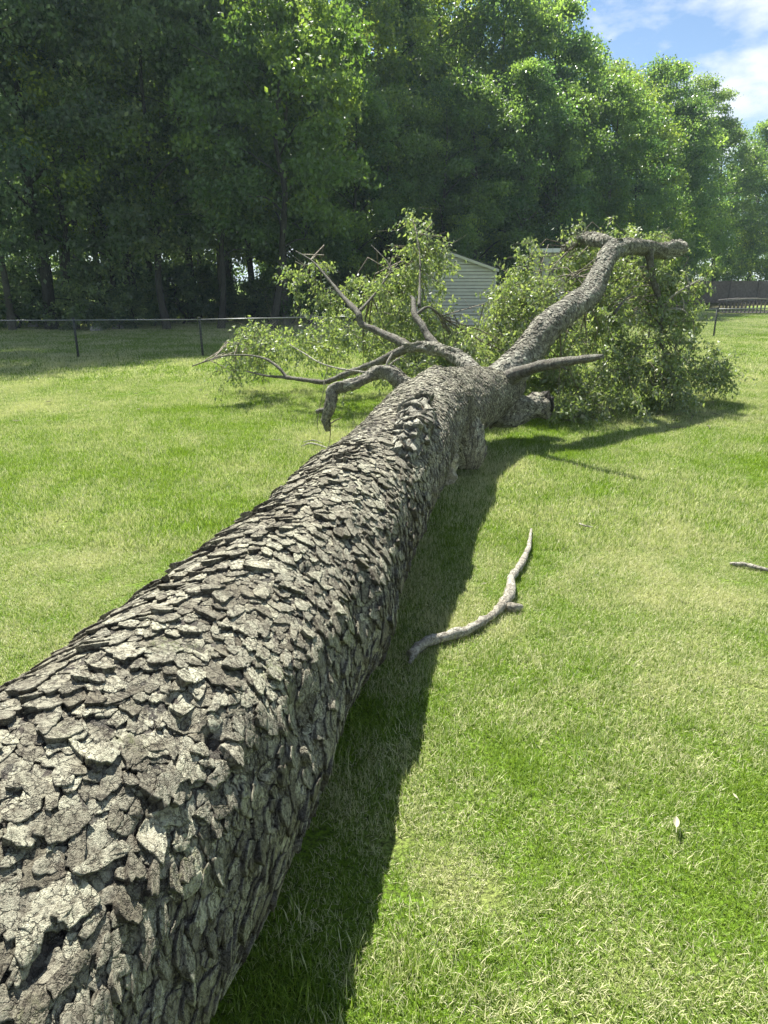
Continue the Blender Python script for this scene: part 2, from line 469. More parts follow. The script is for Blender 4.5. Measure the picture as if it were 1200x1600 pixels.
def grass_zone(name, y0, y1, tile, nb, lmin, lmax, w, seed, lean=.9, segs=3, nvar=4, side=1.5):
    var = [blades_mesh(name + '_tuft', nb, tile*1.15, lmin, lmax, w, seed+k, lean, segs) for k in range(nvar)]
    r = np.random.default_rng(seed+99); P = []
    for y in np.arange(y0, y1, tile):
        hw = .62*y + side
        for x in np.arange(-hw, hw, tile): P.append((x + r.uniform(-.05, .05)*tile, y + r.uniform(-.05, .05)*tile, 0))
    P = np.array(P); n = len(P)
    sc = 1.0 + .28*noise3(P[:, 0]*1.7, P[:, 1]*1.7, 0, 5)
    o = scatter_object(name, var, P, r.uniform(0, 2*PI, n), sc, r.integers(0, nvar, n))
    o['label'] = {'grass_near': 'short mown grass blades in the foreground of the lawn', 'grass_middle': 'mown grass of the lawn beside the fallen tree', 'grass_far': 'sunny mown grass stretching back past the wire fence'}[name]
    o['category'] = 'grass'
    return o
grass_zone('grass_near', .3, 5.0, 0.3, 3000, .016, .040, .0024, 11, 1.0, side=1.4)
grass_zone('grass_middle', 5.0, 14.0, .6, 4200, .03, .055, .0048, 21, .8, segs=2)
grass_zone('grass_far', 14.0, 46.0, 1.5, 5000, .04, .07, .013, 31, .6, segs=2, side=3)

tv = [blades_mesh('tall_tuft', 70, .13, .035, .07, .0030, 300+k, .45, 3) for k in range(3)]
rt = np.random.default_rng(44); tp_ = []
for cx_, cy_, n_ in ((590, 1520, 9), (640, 1560, 9), (700, 1500, 7), (560, 1590, 8), (420, 1480, 8), (540, 1200, 6), (860, 1400, 4), (1000, 1180, 4), (350, 800, 5), (1150, 1380, 5), (760, 1180, 3)):
    g_ = on_ground(cx_, cy_)
    for _ in range(n_): tp_.append((g_[0]+rt.normal(0, .09), g_[1]+rt.normal(0, .09), 0))
tp_ = np.array(tp_); o = scatter_object('long_grass', tv, tp_, rt.uniform(0, 6.28, len(tp_)), rt.uniform(.6, 1.1, len(tp_)), rt.integers(0, 3, len(tp_)))
o['label'] = 'longer unmown grass tufts beside the trunk and its shadow'; o['category'] = 'grass'

# ------------------------------------------------------------------ fallen tree
tree = thing('fallen_tree', 'huge fallen tree with flaky grey bark lying across the lawn, its leafy crown far off', 'fallen tree', (0, 0, 0))

YK = [.7, 2.5, 4.5, 7.0]
qx, qr, qz = (np.polyfit(YK, v, 2) for v in ([-.881, -.538, -.003, .585], [.471, .441, .376, .336], [.495, .407, .535, .751]))
TP = []
for y in (-1.2, -.2, .7, 1.7, 2.7, 3.7, 4.7, 5.6, 6.3):
    yc = max(y, .7); r = float(np.polyval(qr, yc))
    TP.append((float(np.polyval(qx, yc)) - (yc-y)*.19, y, max(float(np.polyval(qz, yc)), r-.01), r-.004))
for px, py, d, r in ((694, 634, 7.1, .36), (733, 624, 7.7, .35), (770, 614, 8.15, .29), (798, 598, 8.45, .20)):
    TP.append((*at(px, py, d), r))
trunk = Tube(TP, 12)
def near_s(y): return float(np.interp(y, trunk.c[:, 1], trunk.s))
KN = []   # (s, theta, amp, rs, rt)
KN += [(near_s(1.6), .9, .03, .15, .3), (near_s(2.6), .4, -.025, .12, .25), (near_s(3.5), 1.6, .02, .2, .3), (near_s(2.2), 2.0, -.015, .2, .3),
       (near_s(1.85), .35, -.035, .08, .18), (near_s(2.85), -.25, .06, .28, .5), (near_s(1.9), -.2, .03, .3, .5), (near_s(6.35), .55, .03, .3, .5), (near_s(7.2), -.2, .05, .35, .6), (near_s(6.5), 1.5, .05, .3, .3)]
def trunk_D(q, th):
    q = np.asarray(q, float); th = np.asarray(th, float)
    r = .022*noise3(q*1.1, np.cos(th)*1.6, np.sin(th)*1.6, 3) + .012*noise3(q*3.2, np.cos(th)*3.5, np.sin(th)*3.5, 4) + .005*noise3(q*9, np.cos(th)*9, np.sin(th)*9, 6)
    for s, t, a, rs, rt in KN:
        r = r + a*np.exp(-((q-s)/rs)**2 - ((th-t)/rt)**2)
    return r

def on_trunk(px, py):
    """(s, theta) of the bark the photo shows at (px, py)"""
    q, th = np.meshgrid(np.linspace(.2, trunk.L-.1, 420), np.linspace(-1.2, 3.6, 160), indexing='ij')
    W = trunk.map(q, th, 0*q + .012, trunk_D); c = trunk.ev(q)[0]; nr = W-c
    v = W - [0, 0, CAM_H]; dep = v[..., 1]*cP - v[..., 2]*sP; up = v[..., 1]*sP + v[..., 2]*cP
    X = 600 + 1100*v[..., 0]/dep; Y = 800 - 1100*up/dep
    e = (X-px)**2 + (Y-py)**2 + 1e6*((nr*v).sum(-1) > 0) + 1e6*(dep < .1)
    k = np.unravel_index(np.argmin(e), e.shape); return float(q[k]), float(th[k])
HOLES = []
for px, py, w in ((322, 911, .020), (312, 1012, .022), (482, 890, .030), (340, 1150, .045), (300, 1130, .03), (75, 1495, .035), (475, 930, .022), (270, 690+400, .02), (600, 800, .02), (690, 560+130, .03), (420, 1210, .03), (230, 1290, .03)):
    HOLES.append((*on_trunk(px, py), w*.62))
for s_, t_, w in HOLES: KN.append((s_, t_, -.022, w*1.3, w*2.2))
def no_hole(cells, th0, rm):
    return [c for c in cells if all(((c[0]-s_)/1.5)**2 + (c[1]-(t_-th0)*rm)**2 > w*w for s_, t_, w in HOLES)]

def tube_grid(t, D, nu, nv, mat, name, parent, s0=0, s1=None, pits=.006, th0=-PI/2, end_cap=True):
    q = np.linspace(s0, s1 if s1 is not None else t.L, nu); th = th0 + np.arange(nv)*2*PI/nv
    Q, TH = np.meshgrid(q, th, indexing='ij')
    h = pits*noise3(Q*28, np.cos(TH)*13, np.sin(TH)*13, 9) + pits*.6*noise3(Q*70, np.cos(TH)*34, np.sin(TH)*34, 10)
    V = t.map(Q, TH, h, D).reshape(-1, 3)
    i = np.arange(nu-1)[:, None]*nv; j = np.arange(nv)[None]; k = (j+1) % nv
    F = np.stack([i+j, i+k, i+nv+k, i+nv+j], -1).reshape(-1, 4).tolist()
    n = len(V); V = np.vstack([V, t.c[0], t.c[-1]])
    F += [[n, (j+1) % nv, j] for j in range(nv)]
    F += [[n+1, (nu-1)*nv+j, (nu-1)*nv+(j+1) % nv] for j in range(nv)]
    return link(name, mesh_from(name, V, F, mat, True), parent)

def clip(poly, px, py, nx_, ny_):
    out = []; n = len(poly)
    dist = [(x-px)*nx_ + (y-py)*ny_ for x, y in poly]
    for a in range(n):
        b = (a+1) % n; da, db = dist[a], dist[b]
        if da <= 0: out.append(poly[a])
        if (da <= 0) != (db <= 0):
            t = da/(da-db); out.append((poly[a][0]+(poly[b][0]-poly[a][0])*t, poly[a][1]+(poly[b][1]-poly[a][1])*t))
    return out

def voronoi_plates(L, th0, th1, rmean, du, dv, drop, rr, s0=0.0):
    """cells on the unrolled surface: along u (length) and v (girth, metres)"""
    nu = int((L-s0)/du); nv = int((th1-th0)*rmean/dv)
    S = {}
    for a in range(nu):
        for b in range(nv):
            if rr.random() < drop + .22*float(noise3(a*.31, b*.31, 0, 55)): continue
            S[a, b] = (s0 + (a+.5+rr.uniform(-.42, .42))*du + (du*.5 if b % 2 else 0), (b+.5+rr.uniform(-.38, .38))*dv)
    cells = []
    for (a, b), (u, v) in S.items():
        poly = [(u-1.6*du, v-1.6*dv), (u+1.6*du, v-1.6*dv), (u+1.6*du, v+1.6*dv), (u-1.6*du, v+1.6*dv)]
        for c in range(-3, 4):
            for d in range(-3, 4):
                o = S.get((a+c, b+d))
                if o is None or (c == 0 and d == 0): continue
                # anisotropic metric so the plates keep their length along the trunk
                mx, my = (u+o[0])/2, (v+o[1])/2
                nx_, ny_ = (o[0]-u)/du**2, (o[1]-v)/dv**2
                poly = clip(poly, mx, my, nx_, ny_)
                if len(poly) < 3: break
            if len(poly) < 3: break
        if len(poly) >= 3: cells.append((u, v, poly))
    return cells

def plate_arrays(cells, rr, seglen, lift, thick, th0, rmean, ragged):
    """returns list of (u, v, h, faces, tint, side) per plate"""
    out = []
    for (u, v, poly) in cells:
        pts = []
        for _ in range(1):   # round the corners off
            q = []
            for a in range(len(poly)):
                (x0, y0), (x1, y1) = poly[a], poly[(a+1) % len(poly)]
                q += [(x0*.78+x1*.22, y0*.78+y1*.22), (x0*.22+x1*.78, y0*.22+y1*.78)]
            poly = q
        n = len(poly)
        for a in range(n):
            x0, y0 = poly[a]; x1, y1 = poly[(a+1) % n]
            l = math.hypot(x1-x0, y1-y0); k = max(1, int(round(l/seglen)))
            for j in range(k): pts.append((x0+(x1-x0)*j/k, y0+(y1-y0)*j/k))
        P = np.array(pts); k = len(P)
        if k < 4: continue
        c = P.mean(0); d = P - c
        hu = np.abs(d[:, 0]).max() + 1e-6
        ang = np.arctan2(d[:, 1], d[:, 0])
        # ragged outline, most at the free end (towards the root, -u)
        free = np.clip(-d[:, 0]/hu, 0, 1)
        sc = rr.uniform(.96, 1.12) + (.035 + .09*free)*ragged*rr.normal(size=k) + .06*np.sin(ang*3+rr.uniform(0, 6)) + .04*np.sin(ang*7+rr.uniform(0, 6))
        d = d*sc[:, None]
        d[:, 0] -= free*.18*hu
        # shape angle: a slight skew
        ra = rr.normal(0, .22); d = np.stack([d[:, 0]*math.cos(ra) - d[:, 1]*math.sin(ra), d[:, 0]*math.sin(ra) + d[:, 1]*math.cos(ra)], 1)
        sk = rr.normal(0, .10); d = np.stack([d[:, 0], d[:, 1] + sk*d[:, 0]], 1)
        tilt = (.35 + min(2.2, rr.gamma(1.1, .6)))*lift; base = rr.uniform(.0, .6)*thick + max(0, rr.normal(0, .5))*thick + .5*thick*float(noise3(u*9, v*9, 0, 77)); vt = rr.normal(0, .25)*lift
        cup = rr.uniform(-.3, .9)*lift*.4
        def H(dd, f):   # height over the surface
            return base + tilt*(.5 - dd[:, 0]/hu*.5) + vt*dd[:, 1]/hu + cup*((dd**2).sum(1)/hu**2)
        rings = []; hs = []; side = []
        prof = ((.86, -thick*1.1-.004, 1, 0), (.99, -thick*.55, .8, .0), (1.0, -thick*.12, .35, .0), (.88, 0, 0, .14), (.5, 0, 0, .22))
        if seglen > .010: prof = (prof[0], (1.0, -thick*.2, .5, .0), (.84, 0, 0, .2))
        nr_ = len(prof) - 1
        for f, dz, sd, jit in prof:
            dd = d*f; rings.append(dd); hh = H(dd, f) + dz + jit*thick*rr.normal(size=k)
            if sd == 1: hh = np.minimum(hh, -.004 + 0*hh)
            hs.append(hh); side.append(np.full(k, sd))
        U = np.concatenate([r_[:, 0] for r_ in rings] + [[0.]]) + c[0]
        Vv = np.concatenate([r_[:, 1] for r_ in rings] + [[0.]]) + c[1]
        Hh = np.concatenate(hs + [[base + tilt*.5]]); Sd = np.concatenate(side + [[0.]])
        F = []
        for r_ in range(nr_):
            for a in range(k):
                b = (a+1) % k
                F.append((r_*k+a, r_*k+b, (r_+1)*k+b)); F.append((r_*k+a, (r_+1)*k+b, (r_+1)*k+a))
        for a in range(k): F.append((nr_*k+a, nr_*k+(a+1) % k, (nr_+1)*k))
        tint = rr.beta(2.2, 2.2)
        out.append((U, th0 + Vv/rmean, Hh, np.array(F), np.full(len(U), tint), Sd))
    return out

def flip(F): return F[:, ::-1]

def build_plates(t, D, plates, mat, parent, n_single, name='bark_plate'):
    if not plates: return
    cen = []
    for p in plates:
        c = t.map(np.array([p[0][-1]]), np.array([p[1][-1]]), np.array([p[2][-1]]), D)[0]
        ax, _, _, _ = t.ev(np.array([p[0][-1]])); nrm = c - ax[0]; nrm /= np.linalg.norm(nrm)
        view = np.array([0, 0, CAM_H]) - c; dist = np.linalg.norm(view)
        pj = c - [0, 0, CAM_H]; dep = pj[1]*cP - pj[2]*sP; upv = pj[1]*sP + pj[2]*cP
        ins = dep > .1 and abs(pj[0]/dep) < .56 and abs(upv/dep) < .74
        cen.append((dist if (ins and view @ nrm > 0.1) else dist + 100))
    order = np.argsort(cen)
    single = set(order[:n_single].tolist())
    V = []; F = []; T = []; S = []; n = 0
    for i, p in enumerate(plates):
        W = t.map(p[0], p[1], p[2], D)
        if i in single:
            o0 = W.mean(0)
            me = mesh_from(name, W-o0, p[3], mat, False, {'tint': p[4], 'side': p[5]})
            o = link(name, me, parent); o.location = o0
        else:
            V.append(W); F.append(p[3]+n); T.append(p[4]); S.append(p[5]); n += len(W)
    if V:
        me = mesh_from('bark_scales', np.vstack(V), np.vstack(F), mat, False, {'tint': np.concatenate(T), 'side': np.concatenate(S)})
        o = link('bark_scales', me, parent); o['kind'] = 'stuff'

tube_grid(trunk, trunk_D, 520, 150, M['underbark'], 'trunk', tree)
rr = np.random.default_rng(3)
sA, sB, sC = near_s(.15), near_s(2.1), near_s(4.2)
TH0, TH1 = math.radians(-65), math.radians(200)
cells = voronoi_plates(sB, TH0, TH1, .455, .048, .0275, .09, rr, sA)
cells = no_hole(cells, TH0, .455)
pl = plate_arrays(cells, rr, .0085, .0045, .0055, TH0, .455, 1.2)
# small extra flakes standing on the big ones
cells = voronoi_plates(sC, TH0, TH1, .44, .039, .0255, .10, rr, sB)
cells = no_hole(cells, TH0, .44)
pl += plate_arrays(cells, rr, .0115, .0042, .005, TH0, .44, 1.3)
cells = voronoi_plates(trunk.L-.12, TH0, TH1, .40, .037, .026, .10, rr, sC)
cells = no_hole(cells, TH0, .40)
pl += plate_arrays(cells, rr, .017, .0042, .005, TH0, .40, 1.2)
ex = voronoi_plates(sC, TH0, TH1, .45, .036, .027, .6, rr, sA)
ex = no_hole([c for c in ex if rr.random() < .6], TH0, .45)
e2 = plate_arrays(ex, rr, .009, .008, .005, TH0, .45, 1.2)
pl += [(a, b, c + rr.uniform(.002, .012), d, e, f) for a, b, c, d, e, f in e2]
build_plates(trunk, trunk_D, pl, M['bark'], tree, 300)

# limbs ---------------------------------------------------------------
def P(*rows): return [(*at(px, py, d), r) for px, py, d, r in rows]
limbA = P((762, 618, 8.15, .26), (795, 583, 8.22, .205), (828, 547, 8.4, .175), (853, 513, 8.6, .165), (883, 488, 9.0, .16), (917, 463, 9.5, .14), (938, 428, 9.85, .13),
          (957, 392, 10.2, .118), (998, 385, 10.8, .105), (1036, 393, 11.3, .095), (1063, 392, 11.6, .06))
tA = Tube(limbA, 10)
def limb_D(q, th): return .018*noise3(q*2.4, np.cos(th)*1.5, np.sin(th)*1.5, 31) + .01*noise3(q*6, np.cos(th)*3, np.sin(th)*3, 32)
tube_grid(tA, limb_D, 220, 48, M['underbark'], 'limb', tree, pits=.004)
cells = voronoi_plates(tA.L-.05, -PI, PI, .145, .040, .028, .12, rr, .1)
build_plates(tA, limb_D, plate_arrays(cells, rr, .018, .005, .0045, -PI, .145, 1.0), M['upper_bark'], tree, 0)

def limb(name, rows, seg=12, n=8, rough=.24, freq=9, mat='branch_bark', seed=0, pts=None):
    rows_ = pts if pts is not None else P(*rows)
    if name == 'limb' and rows_[0][3] > .085:
        t = Tube(rows_, 10); rm = float(np.mean(t.r)); Df = lambda q, th: .16*rm*1.7*fbm(q*6, np.cos(th)*1.3, np.sin(th)*1.3, 90+seed)
        o = tube_grid(t, Df, 120, 32, M['underbark'], 'limb', tree, pits=.003)
        rq = np.random.default_rng(500+seed)
        cc = voronoi_plates(t.L-.02, -PI, PI, rm, .040, .026, .12, rq, .02)
        build_plates(t, Df, plate_arrays(cc, rq, .016, .005, .004, -PI, rm, 1.0), M['upper_bark'], tree, 0)
        return o, t
    v, f, t = tube_mesh(rows_, seg, n, rough, freq, seed)
    return link(name, mesh_from(name, v, f, M[mat], True), tree), t
BR = []    # tubes that leafy twigs start from
# far-left continuation of the raised limb, hook at its tip
BR.append(limb('limb', [(962, 388, 10.3, .12), (940, 376, 10.6, .10), (918, 372, 11.0, .085), (898, 380, 11.3, .06), (880, 388, 11.6, .04)], seed=1)[1])
BR.append(limb('limb', [(1030, 392, 11.2, .09), (1052, 386, 11.5, .085), (1066, 390, 11.8, .07), (1062, 381, 12.1, .06), (1044, 381, 12.4, .05), (1036, 386, 12.6, .03)], seed=2)[1])
# bleached broken stick to the right of the fork
limb('branch', [(775, 604, 8.05, .12), (805, 585, 7.95, .085), (840, 573, 7.7, .062), (880, 566, 7.45, .05), (915, 561, 7.25, .042), (942, 557, 7.1, .022)], seed=3, seg=16, rough=.2)
limb('branch', [(868, 567, 7.5, .03), (876, 571, 7.45, .024), (885, 578, 7.4, .008)], seed=4, seg=8)
# low dark stub under the fork
limb('limb', [(770, 640, 8.2, .2), (805, 642, 8.3, .175), (830, 637, 8.4, .15), (848, 632, 8.5, .14)], seed=5, seg=16)
limb('broken_end', [(846, 632, 8.49, .13), (851, 631, 8.52, .12), (855, 630, 8.56, .07)], seed=55, seg=18, mat='wood_trunk', rough=.5, freq=18)
# big stub on the right of the trunk, bent to the ground
sb = [(.46, 7.35, .60, .34), (.60, 7.05, .52, .30), (.71, 6.82, .38, .25), (.77, 6.70, .25, .20), (.79, 6.64, .15, .155), (.79, 6.62, .07, .10)]
tS = Tube(sb, 10)
tube_grid(tS, limb_D, 80, 48, M['underbark'], 'broken_stub', tree, pits=.004)
cells = voronoi_plates(tS.L-.05, -PI, PI, .25, .05, .040, .12, rr, .05)
build_plates(tS, limb_D, plate_arrays(cells, rr, .022, .012, .008, -PI, .25, .8), M['bark'], tree, 0)
# torn pale stub beside it
limb('torn_stub', [(650, 706, 5.85, .22), (672, 714, 5.70, .19), (690, 730, 5.60, .14), (700, 758, 5.55, .05)], mat='dead_wood', rough=.55, freq=11, seed=6, seg=30, n=12)
# knob on top of the trunk with its loose plates
kb = []
for (px, py), hh, r in zip(((628, 712), (640, 690), (648, 664), (655, 642), (660, 628)), (-.07, -.035, .0, .02, .0), (.06, .105, .115, .095, .05)):
    q_, t_ = on_trunk(px, py); w_ = trunk.map(np.array([q_]), np.array([t_]), np.array([hh]), trunk_D)[0]; kb.append((*w_, r))
tK = Tube(kb, 10); Kd = lambda q, th: .03*fbm(q*6, np.cos(th)*2, np.sin(th)*2, 88)
tube_grid(tK, Kd, 60, 40, M['torn'], 'branch_scar', tree, pits=.004)
cc = voronoi_plates(tK.L-.03, -PI, PI, .10, .075, .05, .1, rr, .02)
build_plates(tK, Kd, plate_arrays(cc, rr, .014, .016, .006, -PI, .10, 1.3), M['upper_bark'], tree, 0)

# left upper limb and its forks
_, tC = limb('limb', [(752, 612, 8.0, .20), (736, 577, 8.2, .11), (720, 560, 8.4, .08), (690, 547, 8.6, .068), (662, 543, 8.8, .06), (632, 541, 8.9, .05)], seed=8, seg=16); BR.append(tC)
for k, rows in enumerate([
    [(640, 542, 8.9, .06), (618, 530, 9.1, .048), (592, 518, 9.3, .044), (566, 506, 9.45, .042), (560, 490, 9.5, .04), (545, 474, 9.7, .034), (528, 455, 9.9, .028), (508, 430, 10.1, .02), (488, 408, 10.3, .012), (462, 392, 10.5, .006)],
    [(636, 543, 8.9, .06), (612, 556, 9.0, .055), (588, 567, 9.1, .048), (560, 577, 9.2, .042), (525, 591, 9.3, .036), (505, 597, 9.35, .034), (478, 594, 9.5, .03), (448, 590, 9.7, .026), (415, 587, 9.9, .018), (385, 580, 10.1, .008)],
    [(448, 590, 9.7, .022), (436, 575, 9.8, .02), (415, 561, 10.0, .017), (385, 555, 10.2, .013), (345, 557, 10.5, .009), (300, 572, 10.8, .004)],
    [(692, 548, 8.7, .06), (672, 530, 8.9, .05), (660, 508, 9.05, .046), (648, 492, 9.2, .04), (646, 470, 9.4, .03), (642, 463, 9.45, .02)],
    [(650, 492, 9.2, .022), (668, 480, 9.3, .018), (682, 488, 9.4, .014), (692, 498, 9.5, .006)],
    [(560, 488, 9.5, .02), (585, 460, 9.9, .014), (612, 424, 10.2, .01), (632, 402, 10.5, .006)],
    [(612, 424, 10.2, .012), (604, 408, 10.3, .01), (592, 395, 10.4, .008), (580, 383, 10.5, .004)],
    [(655, 480, 9.3, .02), (656, 440, 9.6, .016), (656, 400, 9.9, .012), (650, 360, 10.2, .006)],
]):
    BR.append(limb('branch', rows, seed=20+k, seg=9)[1])
# drooping lower-left limb with its hooked end
_, tD = limb('limb', [(665, 632, 7.4, .15), (634, 604, 7.6, .092), (612, 583, 7.7, .076), (590, 581, 7.75, .07), (566, 594, 7.7, .06), (542, 602, 7.6, .068), (519, 609, 7.55, .06), (516, 628, 7.5, .055), (511, 645, 7.5, .05), (510, 658, 7.5, .038), (512, 674, 7.5, .012)], seed=9, seg=14, rough=.25)
limb('branch', [(512, 643, 7.5, .04), (503, 641, 7.5, .028), (494, 644, 7.5, .022)], seed=10, seg=8, rough=.3)
for k, (rows, m) in enumerate([
    ([(598, 592, 7.7, .012), (586, 585, 7.7, .012), (565, 581, 7.75, .011), (530, 576, 7.9, .010), (500, 567, 8.0, .009), (475, 552, 8.2, .007), (452, 538, 8.4, .004)], 'dead_wood'),
    ([(602, 578, 7.75, .014), (606, 565, 7.75, .012), (613, 552, 7.8, .008)], 'dead_wood'),
    ([(604, 576, 7.75, .010), (615, 565, 7.7, .009), (630, 556, 7.7, .004)], 'dead_wood'),
    ([(516, 660, 7.5, .006), (516, 680, 7.5, .005), (513, 700, 7.45, .003)], 'twig_bark'),
    ([(516, 662, 7.5, .008), (524, 657, 7.5, .007), (535, 652, 7.5, .004)], 'twig_bark'),
    ([(509, 600, 7.6, .003), (502, 625, 7.55, .003), (496, 660, 7.5, .003), (499, 678, 7.5, .002)], 'twig_bark'),
    ([(512, 573, 8, .004), (508, 590, 7.9, .004), (505, 606, 7.8, .003)], 'twig_bark'),
    ([(745, 585, 8.4, .05), (725, 590, 8.6, .03), (700, 600, 8.8, .02)], 'branch_bark')]):
    limb('twig', rows, seg=6, mat=m, seed=40+k)
# branch hanging from the raised limb
_, tE = limb('branch', [(1014, 392, 10.9, .07), (1016, 412, 10.85, .055), (1020, 435, 10.8, .05), (1028, 460, 10.75, .042), (1034, 480, 10.7, .034), (1034, 505, 10.7, .02), (1030, 540, 10.6, .01)], seed=11)
BR.append(tE)
for k, (rows, m) in enumerate([
    ([(1034, 480, 10.7, .02), (1052, 462, 10.6, .018), (1076, 447, 10.5, .014), (1102, 433, 10.4, .006)], 'dead_wood'),
    ([(1078, 446, 10.5, .012), (1074, 436, 10.5, .011), (1070, 424, 10.5, .005)], 'dead_wood'),
    ([(1036, 487, 10.7, .018), (1052, 482, 10.6, .017), (1066, 484, 10.5, .014), (1074, 492, 10.5, .008), (1066, 502, 10.5, .005)], 'dead_wood'),
    ([(1068, 484, 10.5, .011), (1068, 473, 10.5, .009), (1066, 464, 10.5, .006)], 'dead_wood'),
    ([(1012, 418, 10.9, .02), (995, 418, 11, .02), (982, 425, 11.1, .01)], 'branch_bark'),
    ([(880, 502, 8.9, .02), (890, 510, 8.85, .015), (898, 517, 8.8, .006)], 'branch_bark'),
    ([(960, 490, 9.5, .02), (975, 470, 9.7, .012), (990, 455, 9.9, .006)], 'branch_bark')]):
    limb('twig', rows, seg=7, mat=m, seed=60+k)

# foliage of the fallen crown -------------------------------------------
# masses: px, py, depth, radius x / y(depth) / z in metres, twigs
MASS = [
    (655, 356, 10.6, .30, .5, .22, 18), (650, 388, 10.4, .5, .6, .28, 34), (645, 420, 10.3, .45, .7, .35, 36),
    (760, 545, 10, .5, .5, .3, 40), (1085, 500, 11.2, .3, .4, .35, 24), (1095, 600, 11.0, .5, .5, .16, 26), (700, 432, 10.6, .2, .3, .15, 4),
    (610, 440, 10.6, .55, .8, .35, 46), (590, 480, 11.0, .9, 1.0, .45, 95), (640, 500, 10.6, .8, 1.0, .5, 90),
    (690, 535, 10.4, .8, .9, .35, 80), (715, 484, 10.9, .5, .8, .2, 9), (480, 440, 10.9, .28, .4, .32, 20), (515, 458, 10.7, .35, .4, .16, 18),
    (545, 520, 11.5, 1.0, 1.3, .45, 100), (480, 540, 11.8, 1.1, 1.5, .35, 100), (420, 550, 11.6, .9, 1.2, .3, 75),
    (378, 530, 11.2, .38, .6, .28, 34), (385, 562, 11.2, .5, .9, .25, 38), (590, 560, 10.6, 1.0, 1.0, .35, 80), (660, 570, 10.0, .8, .9, .3, 70), (710, 560, 9.6, .6, .6, .3, 60),
    (830, 466, 10.6, .6, .8, .32, 90), (805, 520, 10.0, .6, .8, .5, 110), (850, 452, 10.9, .6, .8, .25, 60), (826, 392, 10.9, .12, .2, .2, 9), (895, 402, 11.0, .3, .5, .2, 34),
    (900, 372, 11.1, .35, .4, .12, 18), (740, 560, 9.5, .5, .5, .35, 60), (830, 470, 10.4, .7, .8, .5, 100),
    (920, 500, 11.0, .8, .9, .6, 130), (960, 450, 11.4, .8, .9, .5, 110), (900, 570, 10.0, .8, .8, .55, 130), (860, 600, 9.7, .6, .6, .4, 80),
    (985, 530, 10.8, .8, .9, .6, 130), (1010, 440, 11.4, .55, .7, .4, 60), (1050, 480, 11.0, .5, .6, .35, 60), (1070, 450, 10.8, .3, .4, .22, 26),
    (1000, 590, 10.4, .9, .8, .4, 110), (1060, 580, 10.8, .8, .8, .35, 80), (1090, 570, 11.2, .5, .6, .3, 34), (950, 620, 9.8, .8, .6, .28, 80),
    (1040, 620, 10.2, .6, .5, .18, 36), (880, 640, 9.2, .5, .4, .16, 34), (1020, 370, 12.2, .6, .7, .25, 40), (1045, 400, 12.2, .4, .6, .25, 30),
    (930, 420, 11.2, .6, .6, .45, 70), (770, 590, 9.3, .4, .4, .3, 30)]

def leaves_from_twigs(org, dirs, length, per, lsize, r, droop=.9):
    """org (n,3), dirs (n,3) -> leaf verts (n*per, 5, 3) and stem segments"""
    n = len(org); t = (np.arange(per)+.6)/per
    L = length[:, None]
    bend = np.array([0, 0, -1.])*droop
    pts = org[:, None] + dirs[:, None]*(L*t)[..., None] + bend*((L*t*t)*.35)[..., None]
    pts = pts + r.normal(0, .035, pts.shape)
    m = n*per; Pp = pts.reshape(m, 3)
    D = np.repeat(dirs, per, 0)*.35 + r.normal(0, .55, (m, 3)) + [0, 0, -.75]
    D /= np.linalg.norm(D, axis=1)[:, None]
    side = np.cross(D, r.normal(0, 1, (m, 3))); side /= np.linalg.norm(side, axis=1)[:, None]
    nrm = np.cross(side, D)
    s = lsize*r.uniform(.6, 1.25, m)[:, None]
    V = np.stack([Pp, Pp + D*s*.45 + side*s*.24 + nrm*s*.07, Pp + D*s + nrm*s*(-.10), Pp + D*s*.45 - side*s*.24 + nrm*s*.07, Pp + D*s*.5 - nrm*s*.01], 1)
    return V
LEAFF = np.array([[0, 1, 4], [1, 2, 4], [2, 3, 4], [3, 0, 4]])

rl = np.random.default_rng(17)
allV = []; twig_parts = []
nodes = np.vstack([t.c[2:] for t in BR] + [tA.c[20:]])
for (px, py, d, rx, ry, rz, n) in MASS:
    c = at(px, py, d)
    n = int(n*.82)
    u = rl.normal(size=(n, 3)); u /= np.linalg.norm(u, axis=1)[:, None]
    rad = rl.random(n)**.5
    nk = max(3, n//9); kc = rl.normal(size=(nk, 3)); kc /= np.linalg.norm(kc, axis=1)[:, None]; kc *= (rl.random(nk)**.4)[:, None]
    org = c + (u*rad[:, None]*.22 + kc[rl.integers(0, nk, n)]*.95)*[rx, ry, rz] + rl.normal(0, .05, (n, 3))
    org[:, 2] = np.maximum(org[:, 2], .05 + .25*rl.random(n))
    dirs = u*.8 + rl.normal(0, .5, (n, 3)) + [0, 0, .1]; dirs /= np.linalg.norm(dirs, axis=1)[:, None]
    Ln = rl.uniform(.18, .42, n)
    V = leaves_from_twigs(org, dirs, Ln, 28, .064, rl)
    allV.append(V)
    for k in range(n):
        a = org[k]; b = a + dirs[k]*Ln[k] + [0, 0, -.3*Ln[k]]
        twig_parts.append((a, (a+b)/2 + [0, 0, .03], b, .004))
    # bare broken twigs poking out
    for k in range(n//3):
        a = org[rl.integers(n)]; dd_ = rl.normal(0, 1, 3); dd_ /= np.linalg.norm(dd_); q = rl.uniform(.2, .6)
        twig_parts.append((a, a + dd_*q*.5 + rl.normal(0, .04, 3), a + dd_*q + rl.normal(0, .06, 3), .005))
    # bearing branches from the nearest limb
    for k in range(max(2, n//14)):
        j = np.argmin(np.linalg.norm(nodes-c, axis=1) + rl.uniform(0, 1.0, len(nodes)))
        a = nodes[j]; b = org[rl.integers(n)]
        if np.linalg.norm(b-a) > 1.5: continue
        mid = (a+b)/2 + rl.normal(0, .12, 3) + [0, 0, .1]
        twig_parts.append((a, mid, b, .012))
